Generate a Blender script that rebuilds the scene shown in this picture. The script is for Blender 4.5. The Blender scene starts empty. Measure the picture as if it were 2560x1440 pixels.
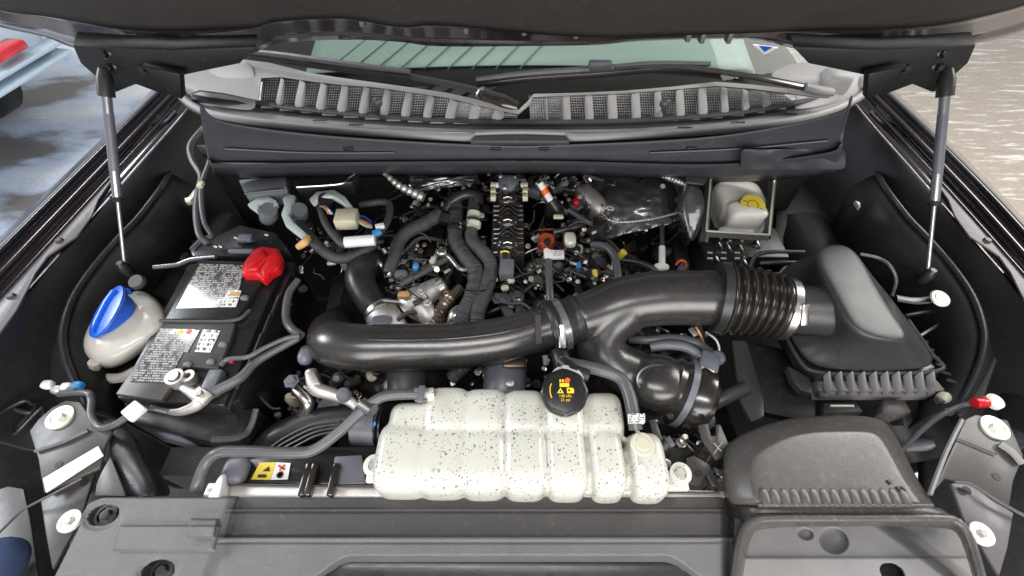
import bpy, bmesh, math, random
from mathutils import Vector, Matrix, noise
random.seed(7)
R = math.radians
sc = bpy.context.scene
# ---------------------------------------------------------------- camera, light, exposure
CZ, TH, F = 0.75, R(52), 1140.0          # metres above the radiator cover, tilt down, focal length (px of 2560)
cam = bpy.data.cameras.new('camera'); camo = bpy.data.objects.new('camera', cam); sc.collection.objects.link(camo)
camo.location = (0, 0, CZ); camo.rotation_euler = (R(90) - TH, 0, 0)
cam.sensor_width = 36; cam.lens = F / 2560 * 36; cam.clip_start = .01; cam.clip_end = 200
sc.camera = camo
w = bpy.data.worlds.new('World'); sc.world = w; w.use_nodes = True
w.node_tree.nodes['Background'].inputs[0].default_value = (.92, .95, 1, 1)
w.node_tree.nodes['Background'].inputs[1].default_value = .34
def lamp(name, loc, target, sx, sy, power, col=(1, 1, 1)):
    l = bpy.data.lights.new(name, 'AREA'); l.shape = 'RECTANGLE'; l.size = sx; l.size_y = sy; l.energy = power; l.color = col
    o = bpy.data.objects.new(name, l); sc.collection.objects.link(o); o.location = loc
    o.rotation_euler = (Vector(target) - Vector(loc)).to_track_quat('-Z', 'Y').to_euler()
    return o
lamp('workshop_door_light', (0.2, -2.6, 1.0), (0, .6, 0), 4.0, 1.7, 150, (1, .97, .94))
lamp('tube_and_sheen_light', (-2.45, 2.55, 2.35), (-.5, .6, 0), 1.2, .55, 52, (1, 1, 1))
lamp('tube_and_sheen_light', (2.15, 1.65, 1.65), (.64, .48, .1), 1.1, 1.1, 50, (1, .97, .93))  # added lamp, placed to throw a sheen on the air filter box lid
lamp('tube_and_sheen_light', (-.4, -.9, 2.8), (0, .5, 0), 2.4, .35, 62, (1, .98, .96))
lamp('window_and_fill_light', (-4.6, 1.2, 2.2), (-3.2, 1.6, -1.1), 1.6, 1.2, 190, (.88, .94, 1))
lamp('window_and_fill_light', (4.8, 1.4, 2.4), (3.4, 1.8, -1.1), 1.6, 1.2, 120, (1, .97, .92))  # added fill lamp, brightens the right-hand floor
sc.view_settings.view_transform = 'Standard'; sc.view_settings.look = 'None'
sc.view_settings.exposure = 0.0; sc.view_settings.gamma = 1
sc.cycles.max_bounces = 6
# ---------------------------------------------------------------- measuring: a photo point and its height give a place
def D(px, py):
    u, v = (px - 1280) / F, (720 - py) / F
    return Vector((u, math.cos(TH) + v * math.sin(TH), -math.sin(TH) + v * math.cos(TH)))
def P(px, py, h):
    d = D(px, py); t = (h - CZ) / d.z
    return Vector((0, 0, CZ)) + d * t
def PY(px, py, y):
    d = D(px, py); return Vector((0, 0, CZ)) + d * (y / d.y)
def S(py, h):                                      # metres per photo pixel there
    return (h - CZ) / D(1280, py).z / F
# ---------------------------------------------------------------- materials
def mat(name, col, rough=.45, metal=0, var=.25, vs=14, bump=.12, bs=420, rv=.12, dust=0, dustc=(.35, .31, .27), coat=0, spec=.5, sss=0, emit=None):
    m = bpy.data.materials.new(name); m.use_nodes = True; nt = m.node_tree; N = nt.nodes; L = nt.links
    b = N['Principled BSDF']; tc = N.new('ShaderNodeTexCoord')
    def noi(s, d=4, r=.6):
        n = N.new('ShaderNodeTexNoise'); n.inputs['Scale'].default_value = s; n.inputs['Detail'].default_value = d
        n.inputs['Roughness'].default_value = r; L.new(tc.outputs['Object'], n.inputs['Vector']); return n
    n1 = noi(vs)
    mx = N.new('ShaderNodeMix'); mx.data_type = 'RGBA'
    mx.inputs[6].default_value = (*[c * (1 - var) for c in col], 1); mx.inputs[7].default_value = (*[min(1, c * (1 + var)) for c in col], 1)
    L.new(n1.outputs['Fac'], mx.inputs[0]); out = mx.outputs[2]
    if dust:
        n3 = noi(110, 6, .75); cr = N.new('ShaderNodeValToRGB'); cr.color_ramp.elements[0].position = .56; cr.color_ramp.elements[1].position = .74
        L.new(n3.outputs['Fac'], cr.inputs[0])
        n4 = noi(7, 3); mu = N.new('ShaderNodeMath'); mu.operation = 'MULTIPLY'; L.new(cr.outputs[0], mu.inputs[0]); L.new(n4.outputs['Fac'], mu.inputs[1])
        mm = N.new('ShaderNodeMath'); mm.operation = 'MULTIPLY'; mm.inputs[1].default_value = dust * 1.6; mm.use_clamp = True; L.new(mu.outputs[0], mm.inputs[0])
        m2 = N.new('ShaderNodeMix'); m2.data_type = 'RGBA'; L.new(mm.outputs[0], m2.inputs[0]); L.new(out, m2.inputs[6]); m2.inputs[7].default_value = (*dustc, 1)
        out = m2.outputs[2]
    L.new(out, b.inputs['Base Color'])
    mr = N.new('ShaderNodeMapRange'); mr.inputs[3].default_value = max(.02, rough - rv); mr.inputs[4].default_value = min(1, rough + rv)
    n2 = noi(vs * 2.3, 5); L.new(n2.outputs['Fac'], mr.inputs[0]); L.new(mr.outputs[0], b.inputs['Roughness'])
    b.inputs['Metallic'].default_value = metal; b.inputs['Coat Weight'].default_value = coat; b.inputs['Specular IOR Level'].default_value = spec
    b.inputs['Coat Roughness'].default_value = .12
    if sss:
        b.inputs['Subsurface Weight'].default_value = sss; b.inputs['Subsurface Radius'].default_value = (.05, .05, .045); b.inputs['Subsurface Scale'].default_value = .5
    if bump:
        nb = noi(bs, 3); bm = N.new('ShaderNodeBump'); bm.inputs['Strength'].default_value = bump; bm.inputs['Distance'].default_value = .0012
        L.new(nb.outputs['Fac'], bm.inputs['Height']); L.new(bm.outputs[0], b.inputs['Normal'])
    return m
M = dict(
 black=mat('black_plastic', (.015, .0145, .015), .3, dust=.12),
 gloss=mat('glossy_black_plastic', (.022, .019, .017), .2, bump=.05, dust=.06, rv=.07, coat=.15, spec=.8),
 pipe=mat('satin_black_duct_plastic', (.030, .028, .027), .25, bump=.14, bs=520, dust=.14, rv=.05, spec=.9),
 rubber=mat('black_rubber', (.019, .019, .020), .38, dust=.15),
 rubberg=mat('grey_rubber_hose', (.085, .085, .092), .34, dust=.2, bump=.08),
 dark=mat('dark_cavity_metal', (.012, .011, .011), .55, dust=.25, bump=.2),
 brown=mat('dark_painted_steel', (.017, .016, .017), .38, dust=.25, dustc=(.12, .11, .1), bump=.3, bs=260),
 hinge=mat('satin_black_hinge_steel', (.005, .005, .0055), .55, dust=.08),
 grey=mat('grey_textured_plastic', (.22, .215, .215), .5, bump=.35, bs=900, dust=.12, dustc=(.4, .38, .36)),
 shieldL=mat('grey_grained_plastic', (.125, .123, .123), .37, bump=.7, bs=650, dust=.2, dustc=(.4, .38, .35)),
 shield=mat('charcoal_textured_plastic', (.052, .049, .048), .46, bump=.4, bs=1000, dust=.3, dustc=(.24, .22, .2)),
 cowl=mat('weathered_grey_cowl_plastic', (.29, .283, .28), .5, bump=.25, bs=800, dust=.15, var=.15),
 cowlD=mat('charcoal_cowl_trough', (.05, .05, .06), .45, dust=.2),
 box=mat('airbox_black_plastic', (.036, .036, .037), .33, bump=.3, bs=900, dust=.12),
 duct=mat('scuffed_black_duct_plastic', (.078, .073, .069), .27, bump=.3, bs=700, dust=.8, dustc=(.24, .22, .2), rv=.12),
 liner=mat('dark_hood_liner_felt', (.034, .030, .027), .85, bump=.6, bs=500, dust=.15),
 paint=mat('black_purple_car_paint', (.022, .017, .021), .16, bump=0, coat=.7, rv=.05, dust=.12),
 flange=mat('purplish_primer_flange', (.11, .10, .11), .5, bump=.04, rv=.08, coat=.1),
 steel=mat('brushed_steel', (.55, .53, .5), .3, 1, bump=.1),
 cast=mat('cast_aluminium', (.6, .57, .54), .42, .8, bump=.5, bs=600, dust=.2, dustc=(.25, .2, .16)),
 bronze=mat('heat_tinted_steel', (.42, .33, .26), .32, .9, bump=.1),
 zinc=mat('zinc_plated_steel', (.68, .70, .60), .4, .35, bump=.1),
 plate=mat('grey_brown_bracket_steel', (.072, .068, .066), .4, .2, dust=.15),
 white=mat('white_plastic', (.75, .74, .72), .4, bump=.05, var=.08),
 paper=mat('white_label_paper', (.78, .76, .74), .45, bump=.05, var=.06),
 beige=mat('beige_nylon', (.55, .52, .38), .45, bump=.05),
 milky=mat('milky_reservoir_plastic', (.46, .44, .40), .32, bump=.03, var=.12, vs=9, sss=.25, coat=.2),
 brake=mat('cream_reservoir_plastic', (.93, .90, .82), .3, bump=.03, var=.1, vs=12, sss=.25, coat=.2),
 mint=mat('pale_green_lever_plastic', (.46, .52, .49), .42, bump=.05),
 red=mat('bright_red_plastic', (.52, .008, .014), .28, bump=.03, var=.12),
 blue=mat('bright_blue_plastic', (.008, .095, .55), .28, bump=.03, var=.12),
 skyblue=mat('light_blue_plastic', (.05, .30, .70), .35),
 orange=mat('orange_plastic', (.9, .12, .01), .4),
 rust=mat('dark_orange_seal', (.38, .055, .015), .5),
 yellow=mat('yellow_plastic', (.75, .58, .06), .4, var=.1),
 amber=mat('amber_clip', (.55, .33, .12), .4),
 slate=mat('slate_connector_plastic', (.13, .135, .16), .38),
 loom=mat('ribbed_loom_plastic', (.055, .052, .055), .45, bump=.9, bs=700, dust=.2),
 mesh=mat('black_mesh', (.03, .03, .03), .6, bump=0),
 wire=mat('light_mesh_wire', (.36, .355, .35), .55, bump=0),
 chrome=mat('strut_satin_metal', (.30, .31, .33), .25, .7, bump=0),
 foil=mat('aluminium_heat_foil', (.34, .34, .36), .3, .85, bump=1, bs=90),
 dash=mat('brown_dashboard', (.06, .052, .048), .7),
 screen=mat('pale_green_reflection', (.44, .52, .485), .55, bump=0, var=.05),  # for the added panel imitating the ceiling mirrored in the windshield
 reflectD=mat('slate_green_reflection_band', (.16, .24, .22), .6, bump=0),
 carp=mat('pale_blue_car_paint', (.5, .62, .72), .2, bump=0, coat=.6, var=.05),
 tail=mat('red_tail_lamp', (.6, .03, .04), .2, bump=0, coat=.5),
 ink=mat('black_ink', (.012, .012, .012), .5, bump=0),
 gold=mat('yellow_ink', (.85, .55, .02), .5, bump=0),
 jean=mat('blue_denim', (.03, .05, .12), .9, bump=.5),
)
# ---------------------------------------------------------------- mesh helpers
LOC = {}
col = sc.collection
def tag(o, label=None, cat=None, group=None, kind=None):
    if label: o['label'] = label
    if cat: o['category'] = cat
    if group: o['group'] = group
    if kind: o['kind'] = kind
    return o
def thing(name, label, cat, loc, group=None):
    o = bpy.data.objects.new(name, None); col.objects.link(o); o.location = loc; o.empty_display_size = .02
    LOC[o] = Vector(loc); return tag(o, label, cat, group)
def cat_rom(pts, n=8):
    pts = [Vector(p) for p in pts]
    if len(pts) < 3: return [pts[0].lerp(pts[-1], i / n) for i in range(n + 1)]
    out = []; q = [pts[0] * 2 - pts[1]] + pts + [pts[-1] * 2 - pts[-2]]
    for i in range(1, len(q) - 2):
        a, b, c, d = q[i - 1:i + 3]
        for k in range(n):
            t = k / n
            out.append(.5 * ((2 * b) + (c - a) * t + (2 * a - 5 * b + 4 * c - d) * t * t + (3 * b - a - 3 * c + d) * t ** 3))
    out.append(pts[-1]); return out
def lerp_list(vals, t):
    x = t * (len(vals) - 1); i = min(int(x), len(vals) - 2); return vals[i] + (vals[i + 1] - vals[i]) * (x - i)
class MB:
    def __init__(s): s.v = []; s.f = []
    def add(s, vs, fs):
        o = len(s.v); s.v += [Vector(v) for v in vs]; s.f += [tuple(o + i for i in f) for f in fs]; return s
    def rings(s, rs, caps=True, closed=True):
        n = len(rs[0]); vs = [p for r in rs for p in r]; fs = []
        for i in range(len(rs) - 1):
            for j in range(n if closed else n - 1):
                k = (j + 1) % n; fs.append((i * n + j, i * n + k, (i + 1) * n + k, (i + 1) * n + j))
        if caps: fs += [tuple(reversed(range(n))), tuple((len(rs) - 1) * n + j for j in range(n))]
        return s.add(vs, fs)
    def tube(s, pts, r, seg=12, n=8, rf=None, flat=1, smooth=True, caps=True):
        q = cat_rom(pts, n) if smooth else [Vector(p) for p in pts]
        rl = r if isinstance(r, (list, tuple)) else [r, r]; rs = []
        T0 = (q[1] - q[0]).normalized(); up = Vector((0, 0, 1)) if abs(T0.z) < .9 else Vector((0, 1, 0))
        A = T0.cross(up).normalized()
        L = 0
        for i, p in enumerate(q):
            T = (q[min(i + 1, len(q) - 1)] - q[max(i - 1, 0)]).normalized()
            A = (A - T * A.dot(T)).normalized(); B = T.cross(A)
            if i: L += (p - q[i - 1]).length
            t = i / (len(q) - 1); rad = lerp_list(rl, t)
            if rf: rad *= rf(t, L)
            rs.append([p + (A * math.cos(2 * math.pi * j / seg) + B * math.sin(2 * math.pi * j / seg) * flat) * rad for j in range(seg)])
        return s.rings(rs, caps)
    def lathe(s, o, ax, prof, seg=24):
        o = Vector(o); ax = Vector(ax).normalized(); a = ax.cross(Vector((0, 0, 1)) if abs(ax.z) < .9 else Vector((0, 1, 0))).normalized(); b = ax.cross(a)
        return s.rings([[o + ax * z + (a * math.cos(2 * math.pi * j / seg) + b * math.sin(2 * math.pi * j / seg)) * max(r, 1e-5) for j in range(seg)] for r, z in prof])
    def box(s, c, sz, rot=None):
        c = Vector(c); m = rot or Matrix.Identity(3); sx, sy, sz = [k / 2 for k in sz]
        vs = [c + m @ Vector((x * sx, y * sy, z * sz)) for z in (-1, 1) for x, y in ((-1, -1), (1, -1), (1, 1), (-1, 1))]
        return s.add(vs, [(3, 2, 1, 0), (4, 5, 6, 7), (0, 1, 5, 4), (1, 2, 6, 5), (2, 3, 7, 6), (3, 0, 4, 7)])
    def prism(s, top, down):
        top = [Vector(p) for p in top]; d = Vector(down) if not isinstance(down, (int, float)) else Vector((0, 0, -down))
        return s.rings([top, [p + d for p in top]])
    def sup(s, c, half, e=.45, nu=28, nv=16, rot=None):   # super-ellipsoid: a rounded box
        def pw(x): return math.copysign(abs(x) ** e, x)
        m = rot or Matrix.Identity(3); rs = []
        for i in range(nv + 1):
            ph = -math.pi / 2 + math.pi * i / nv; ph = max(-1.55, min(1.55, ph))
            rs.append([Vector(c) + m @ Vector((half[0] * pw(math.cos(ph)) * pw(math.cos(2 * math.pi * j / nu)), half[1] * pw(math.cos(ph)) * pw(math.sin(2 * math.pi * j / nu)), half[2] * pw(math.sin(ph)))) for j in range(nu)])
        return s.rings(rs)
    def sheet(s, rows): return s.rings(rows, caps=False, closed=False)
    def build(s, name, m, parent=None, bevel=0, seg=2, ang=38, sub=0, solid=0, remesh=0, smooth=True, sm=0, nrm=True, label=None):
        me = bpy.data.meshes.new(name); bm = bmesh.new()
        off = LOC[parent] if parent is not None else Vector((0, 0, 0))
        vs = [bm.verts.new(v - off) for v in s.v]
        for f in s.f:
            try: bm.faces.new([vs[i] for i in f])
            except ValueError: pass
        if nrm: bmesh.ops.recalc_face_normals(bm, faces=bm.faces)
        if bevel:
            es = [e for e in bm.edges if len(e.link_faces) == 2 and e.calc_face_angle(0) > R(30)]
            if es: bmesh.ops.bevel(bm, geom=es, offset=bevel, segments=seg, profile=.5, affect='EDGES', clamp_overlap=True)
        if smooth:
            for f in bm.faces: f.smooth = True
            if not (sub or remesh):
                for e in bm.edges:
                    if len(e.link_faces) == 2 and e.calc_face_angle(0) > R(ang): e.smooth = False
        bm.to_mesh(me); bm.free(); me.materials.append(m)
        o = bpy.data.objects.new(name, me); col.objects.link(o); o.parent = parent; LOC[o] = off.copy() if parent is not None else Vector((0, 0, 0))
        if remesh:
            md = o.modifiers.new('remesh', 'REMESH'); md.mode = 'VOXEL'; md.voxel_size = remesh; md.use_smooth_shade = True
        if sm:
            md = o.modifiers.new('smooth', 'SMOOTH'); md.factor = .5; md.iterations = sm
        if solid:
            md = o.modifiers.new('solid', 'SOLIDIFY'); md.thickness = solid; md.offset = 0
        if sub:
            md = o.modifiers.new('sub', 'SUBSURF'); md.levels = md.render_levels = sub
        if label: o['label'] = label
        return o
def field(name, m, parent, xs, ys, fn, mapf=None, solid=.004, label=None):
    """sheet over a grid of photo points: fn gives each point its height, None leaves a hole"""
    g = MB(); idx = {}; hs = {}
    for j, y in enumerate(ys):
        for i, x in enumerate(xs):
            X, Y = mapf(x, y) if mapf else (x, y)
            h = fn(X, Y); hs[i, j] = h
            idx[i, j] = len(g.v); g.v.append(P(X, Y, 0 if h is None else h))
    for j in range(len(ys) - 1):
        for i in range(len(xs) - 1):
            k = [(i, j), (i + 1, j), (i + 1, j + 1), (i, j + 1)]
            if all(hs[q] is not None for q in k): g.f.append(tuple(idx[q] for q in k))
    o = g.build(name, m, parent, solid=0, ang=50, nrm=False, label=label)
    bm = bmesh.new(); bm.from_mesh(o.data); loose = [v for v in bm.verts if not v.link_faces]; bmesh.ops.delete(bm, geom=loose, context='VERTS')
    bm.normal_update()
    if bm.faces and sum(f.normal.z for f in bm.faces) < 0: bmesh.ops.reverse_faces(bm, faces=bm.faces)
    bm.to_mesh(o.data); bm.free()
    if solid:
        md = o.modifiers.new('solid', 'SOLIDIFY'); md.thickness = solid; md.offset = -1
    return o
def fr(a, b, n): return [a + (b - a) * i / (n - 1) for i in range(n)]
def sst(a, b, x): x = max(0, min(1, (x - a) / (b - a))); return x * x * (3 - 2 * x)
def pts(l, h=None): return [P(p[0], p[1], p[2] if len(p) > 2 else h) for p in l]
def rotz(a): return Matrix.Rotation(a, 3, 'Z')
def ribs(n, amp=.12): return lambda t, L: 1 + amp * math.sin(2 * math.pi * n * t)
def ribsL(pitch, amp=.08): return lambda t, L: 1 + amp * math.sin(2 * math.pi * L / pitch)
def text(body, name, m, parent, loc, size, rot=0, up=None, label=None):
    c = bpy.data.curves.new(name, 'FONT'); c.body = body; c.size = size; c.align_x = 'CENTER'; c.align_y = 'CENTER'; c.extrude = .0003
    o = bpy.data.objects.new(name, c); col.objects.link(o); c.materials.append(m); o.parent = parent
    o.location = Vector(loc) - (LOC[parent] if parent else Vector()); o.rotation_euler = up or (0, 0, rot)
    me = bpy.data.meshes.new_from_object(o); bpy.data.objects.remove(o); bpy.data.curves.remove(c)
    m2 = bpy.data.objects.new(name, me); col.objects.link(m2); m2.parent = parent
    m2.location = Vector(loc) - (LOC[parent] if parent else Vector()); m2.rotation_euler = up or (0, 0, rot); LOC[m2] = LOC[parent]
    return m2
def tube_thing(name, label, cat, p, rpx, m, seg=12, n=8, rf=None, group=None, **k):
    """p: (px, py, height) points along the middle; rpx: radius in photo pixels at the start"""
    w_ = [P(*q) for q in p]; rl = rpx if isinstance(rpx, (list, tuple)) else [rpx, rpx]
    s0 = S(p[0][1], p[0][2])
    o = MB().tube(w_, [r * s0 for r in rl], seg, n, rf, **k)
    b = o.build(name, m); tag(b, label, cat, group); return b
# ================================================================ THE SETTING: workshop floor
def floor_mat():
    m = bpy.data.materials.new('worn_workshop_floor'); m.use_nodes = True; N = m.node_tree.nodes; L = m.node_tree.links; b = N['Principled BSDF']
    tc = N.new('ShaderNodeTexCoord'); sp = N.new('ShaderNodeSeparateXYZ'); L.new(tc.outputs['Object'], sp.inputs[0])
    mp = N.new('ShaderNodeMapping'); mp.inputs['Scale'].default_value = (1, 2.4, 1); mp.inputs['Rotation'].default_value = (0, 0, .45); L.new(tc.outputs['Object'], mp.inputs[0])
    n = N.new('ShaderNodeTexNoise'); n.inputs['Scale'].default_value = .85; n.inputs['Detail'].default_value = 5; L.new(mp.outputs[0], n.inputs['Vector'])
    cr = N.new('ShaderNodeValToRGB'); e = cr.color_ramp.elements; e[0].position = .44; e[0].color = (.24, .22, .21, 1); e[1].position = .50; e[1].color = (.60, .68, .82, 1)  # left floor: blue-white window light painted into the colour
    e.new(.62).color = (.86, .89, .93, 1); L.new(n.outputs['Fac'], cr.inputs[0])
    # right-hand bay: beige screed with pale streaks
    mp2 = N.new('ShaderNodeMapping'); mp2.inputs['Scale'].default_value = (3, 22, 1); mp2.inputs['Rotation'].default_value = (0, 0, -.12); L.new(tc.outputs['Object'], mp2.inputs[0])
    n2 = N.new('ShaderNodeTexNoise'); n2.inputs['Scale'].default_value = 1; n2.inputs['Detail'].default_value = 8; n2.inputs['Roughness'].default_value = .7; L.new(mp2.outputs[0], n2.inputs['Vector'])
    c2 = N.new('ShaderNodeValToRGB'); e = c2.color_ramp.elements; e[0].position = .54; e[0].color = (.50, .44, .375, 1); e[1].position = .62; e[1].color = (.88, .85, .82, 1); L.new(n2.outputs['Fac'], c2.inputs[0])
    mr = N.new('ShaderNodeMapRange'); mr.inputs[1].default_value = -.2; mr.inputs[2].default_value = .2; L.new(sp.outputs[0], mr.inputs[0])
    mx = N.new('ShaderNodeMix'); mx.data_type = 'RGBA'; L.new(mr.outputs[0], mx.inputs[0]); L.new(cr.outputs[0], mx.inputs[6]); L.new(c2.outputs[0], mx.inputs[7])
    n3 = N.new('ShaderNodeTexNoise'); n3.inputs['Scale'].default_value = 38; n3.inputs['Detail'].default_value = 8; n3.inputs['Roughness'].default_value = .75; L.new(tc.outputs['Object'], n3.inputs['Vector'])
    vr = N.new('ShaderNodeTexVoronoi'); vr.feature = 'DISTANCE_TO_EDGE'; vr.inputs['Scale'].default_value = .7; L.new(tc.outputs['Object'], vr.inputs['Vector'])
    ck = N.new('ShaderNodeMapRange'); ck.inputs[2].default_value = .006; ck.inputs[3].default_value = .8; L.new(vr.outputs['Distance'], ck.inputs[0])
    m3 = N.new('ShaderNodeMapRange'); m3.inputs[1].default_value = .3; m3.inputs[2].default_value = .7; m3.inputs[3].default_value = .86; m3.inputs[4].default_value = 1.14; L.new(n3.outputs['Fac'], m3.inputs[0])
    mk = N.new('ShaderNodeMath'); mk.operation = 'MULTIPLY'; L.new(m3.outputs[0], mk.inputs[0]); L.new(ck.outputs[0], mk.inputs[1])
    vm = N.new('ShaderNodeVectorMath'); vm.operation = 'SCALE'; L.new(mx.outputs[2], vm.inputs[0]); L.new(mk.outputs[0], vm.inputs['Scale'])
    L.new(vm.outputs[0], b.inputs['Base Color']); r3 = N.new('ShaderNodeMapRange'); r3.inputs[3].default_value = .22; r3.inputs[4].default_value = .6; L.new(n.outputs['Fac'], r3.inputs[0]); L.new(r3.outputs[0], b.inputs['Roughness'])
    return m
g = MB().add([(-30, -8, -1.1), (30, -8, -1.1), (30, 40, -1.1), (-30, 40, -1.1)], [(0, 1, 2, 3)]).build('floor', floor_mat()); tag(g, 'worn workshop floor, beige at right, bluish at left with window light painted into its colour', kind='structure')
# ---------------------------------------------------------------- parked car, upper left
q0, q1_ = P(158, 132, -.62), P(10, 222, -.62); ex = (q1_ - q0).normalized(); ey = Vector((ex.y, -ex.x, 0)); ey = -ey if ey.x > 0 else ey
cr_ = thing('parked_car', 'pale blue parked car with a red tail lamp at the upper left edge', 'car', (q0.x, q0.y, -1.1))
Mx = Matrix((ex, ey, Vector((0, 0, 1)))).transposed()
def CP(x, y, z): return Vector((q0.x, q0.y, 0)) + Mx @ Vector((x + .84, y, 0)) + Vector((0, 0, z - 1.1))
prof = [(0, .55, .60), (.04, .68, .80), (.1, .72, .98), (.7, .76, 1.05), (1.0, .74, 1.10), (1.5, .62, 1.42), (2.6, .62, 1.45), (3.2, .74, 1.05), (4.1, .7, .85), (4.3, .5, .5)]
rs = []
for y, hw, zt in prof:
    hw *= 1.2
    rs.append([CP(-hw, y, .47), CP(-hw * 1.03, y, zt * .6), CP(-hw * .93, y, zt * .93), CP(-hw * .6, y, zt), CP(hw * .6, y, zt), CP(hw * .93, y, zt * .93), CP(hw * 1.03, y, zt * .6), CP(hw, y, .47)])
MB().rings(rs).build('body', M['carp'], cr_, sub=2)
lx = (P(58, 193, -.62) - q0).dot(ex) - .84
for x in (lx, -lx):
    MB().box(CP(x, -.02, .635), (.22, .12, .055), Mx).build('tail_lamp', M['tail'], cr_, bevel=.02)
    for y in (.9, 3.5):
        wb = MB().lathe(CP(.78 if x > 0 else -.78, y, .32), Mx @ Vector((1, 0, 0)), [(0, -.1), (.3, -.1), (.32, -.07), (.32, .07), (.3, .1), (0, .1)], 28).build('wheel', M['rubber'], cr_)
MB().box(CP(0, -.02, .56), (1.68, .12, .03), Mx).box(CP(0, -.03, .50), (1.68, .12, .03), Mx).build('bumper', M['carp'], cr_, bevel=.03)
MB().box(CP(0, -.02, .66), (.5, .1, .12), Mx).build('number_plate_recess', M['white'], cr_, bevel=.01)
# ================================================================ body shell of the open vehicle
shell = thing('engine_bay_shell', 'black painted fenders, firewall and inner walls around the open engine bay', 'car body', (0, .6, -.6))
XS = 1308
def fender(sgn):
    mir = (lambda x: x) if sgn < 0 else (lambda x: 2 * XS - x)
    O = [(455, 165), (385, 232), (260, 355), (130, 483), (0, 612), (-130, 745), (-300, 920)]; I = [(505, 215), (455, 285), (340, 415), (222, 550), (85, 705), (-55, 860), (-230, 1040)]
    if sgn > 0: O = [(x + a, y) for (x, y), a in zip(O, (10, 4, -2, 0, 12, 25, 40))]
    cols = [(-.10, -.20), (-.04, .04), (0, .082), (.05, .092), (.12, .088), (.2, .072), (.3, .074), (.36, .083), (.44, .078), (.52, .063), (.66, .064), (.7, .072), (.76, .06), (.9, .058), (1, .055)]
    rows = []
    for (ox, oy), (ix, iy) in zip(cat_rom([(*p, 0) for p in O], 4) and [(v.x, v.y) for v in cat_rom([(*p, 0) for p in O], 4)], [(v.x, v.y) for v in cat_rom([(*p, 0) for p in I], 4)]):
        rows.append([P(mir(ox + (ix - ox) * k), oy + (iy - oy) * k, h) for k, h in cols])
    MB().sheet(rows).build('fender', M['paint'], shell, solid=.003, sub=1)
    # apron wall down from the inner edge
    rows = []
    for v in cat_rom([(*p, 0) for p in I], 4):
        p = P(mir(v.x), v.y, .055); d = -sgn
        rows.append([p, p + Vector((d * .015, 0, -.04)), p + Vector((d * .02, 0, -.12)), p + Vector((d * .06, 0, -.20)), p + Vector((d * .14, 0, -.27)), p + Vector((d * .17, 0, -.5))])
    MB().sheet(rows).build('apron_wall', M['brown'], shell, solid=.003, sub=1)
    # pale flange with scalloped edge
    Fl = [(440, 277), (418, 300), (395, 315), (368, 318), (352, 352), (300, 420), (245, 498), (228, 540), (192, 590), (150, 618), (118, 640), (88, 682), (68, 722), (40, 775), (0, 830), (-60, 905), (-110, 880), (-20, 760), (60, 660), (150, 560), (240, 460), (330, 365), (420, 262)]
    mb = MB().prism([P(mir(x), y, .066) for x, y in Fl], .004)
    mb.build('flange', M['flange'], shell, bevel=.0012)
    for x, y in ((150, 603), (395, 290), (30, 742)):
        MB().lathe(P(mir(x), y, .066), (0, 0, 1), [(0, .006), (.006, .006), (.008, 0), (.008, -.002)], 6).build('bolt', M['plate'], shell)
for s_ in (-1, 1): fender(s_)
# dark sheet added below the bay to keep deep gaps black; frame rails
MB().box((0, .5, -.62), (2.0, 1.4, .03)).build('dark_backing', M['dark'], shell)
LE = ((438, 405, -.06), (420, 440, .0), (395, 480, .035), (345, 545, .035), (300, 592, .03), (240, 660, .02), (185, 740, .015), (158, 820, .01), (160, 880, .0), (185, 950, -.02), (225, 1030, -.05))
for s_ in (-1, 1):
    MB().tube([(s_ * .47, .12, -.30), (s_ * .47, .6, -.33), (s_ * .5, 1.0, -.34)], .06, 8, 6).build('frame_rail', M['dark'], shell)
    mir = (lambda x: x) if s_ < 0 else (lambda x: 2 * XS - x)
    MB().tube([P(mir(x), y, h) for x, y, h in LE], .0065, 10, 6).build('liner_edge', M['brown'], shell)
    el_ = cat_rom([P(mir(x), y, h) for x, y, h in LE], 6)
    MB().sheet([el_, [p + Vector((-s_ * .03, .0, -.05)) for p in el_], [p + Vector((-s_ * .04, .0, -.3)) for p in el_]]).build('wheel_liner', M['hinge'], shell, solid=.003)
    MB().sheet([el_, [p + Vector((s_ * .04, .0, -.04)) for p in el_], [p + Vector((s_ * .09, .0, -.07)) for p in el_]]).build('wheel_liner', M['dark'], shell, solid=.003)
    MB().tube([(s_ * .84, .30, -.2), (s_ * .80, .50, -.16), (s_ * .80, .72, -.16), (s_ * .84, .95, -.2)], .085, 14, 6, flat=.8).build('strut_tower', M['brown'], shell)
for s_ in (-1, 1):
    mir = (lambda x: x) if s_ < 0 else (lambda x: 2 * XS - x)
    MB().sheet([[P(mir(x), y, h) for x, y, h in r] for r in ([(-330, 800, -.02), (-60, 880, -.02), (120, 930, -.10), (330, 1000, -.16)], [(-330, 1000, -.04), (-60, 1030, -.05), (120, 1050, -.14), (330, 1080, -.18)], [(-330, 1250, -.08), (-60, 1250, -.10), (110, 1240, -.15), (330, 1240, -.19)], [(-330, 1600, -.12), (-60, 1600, -.12), (150, 1600, -.16), (330, 1600, -.2)])]).build('headlamp_shroud', M['black'], shell, solid=.004, sub=1)
# firewall behind the engine
fw = [[Vector((x, 1.0 + .05 * math.cos(x * 2), z)) for x in fr(-.80, .80, 30)] for z in (.06, .0, -.1, -.25, -.6)]
MB().sheet(fw).build('firewall', M['dark'], shell, solid=.004)
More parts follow.
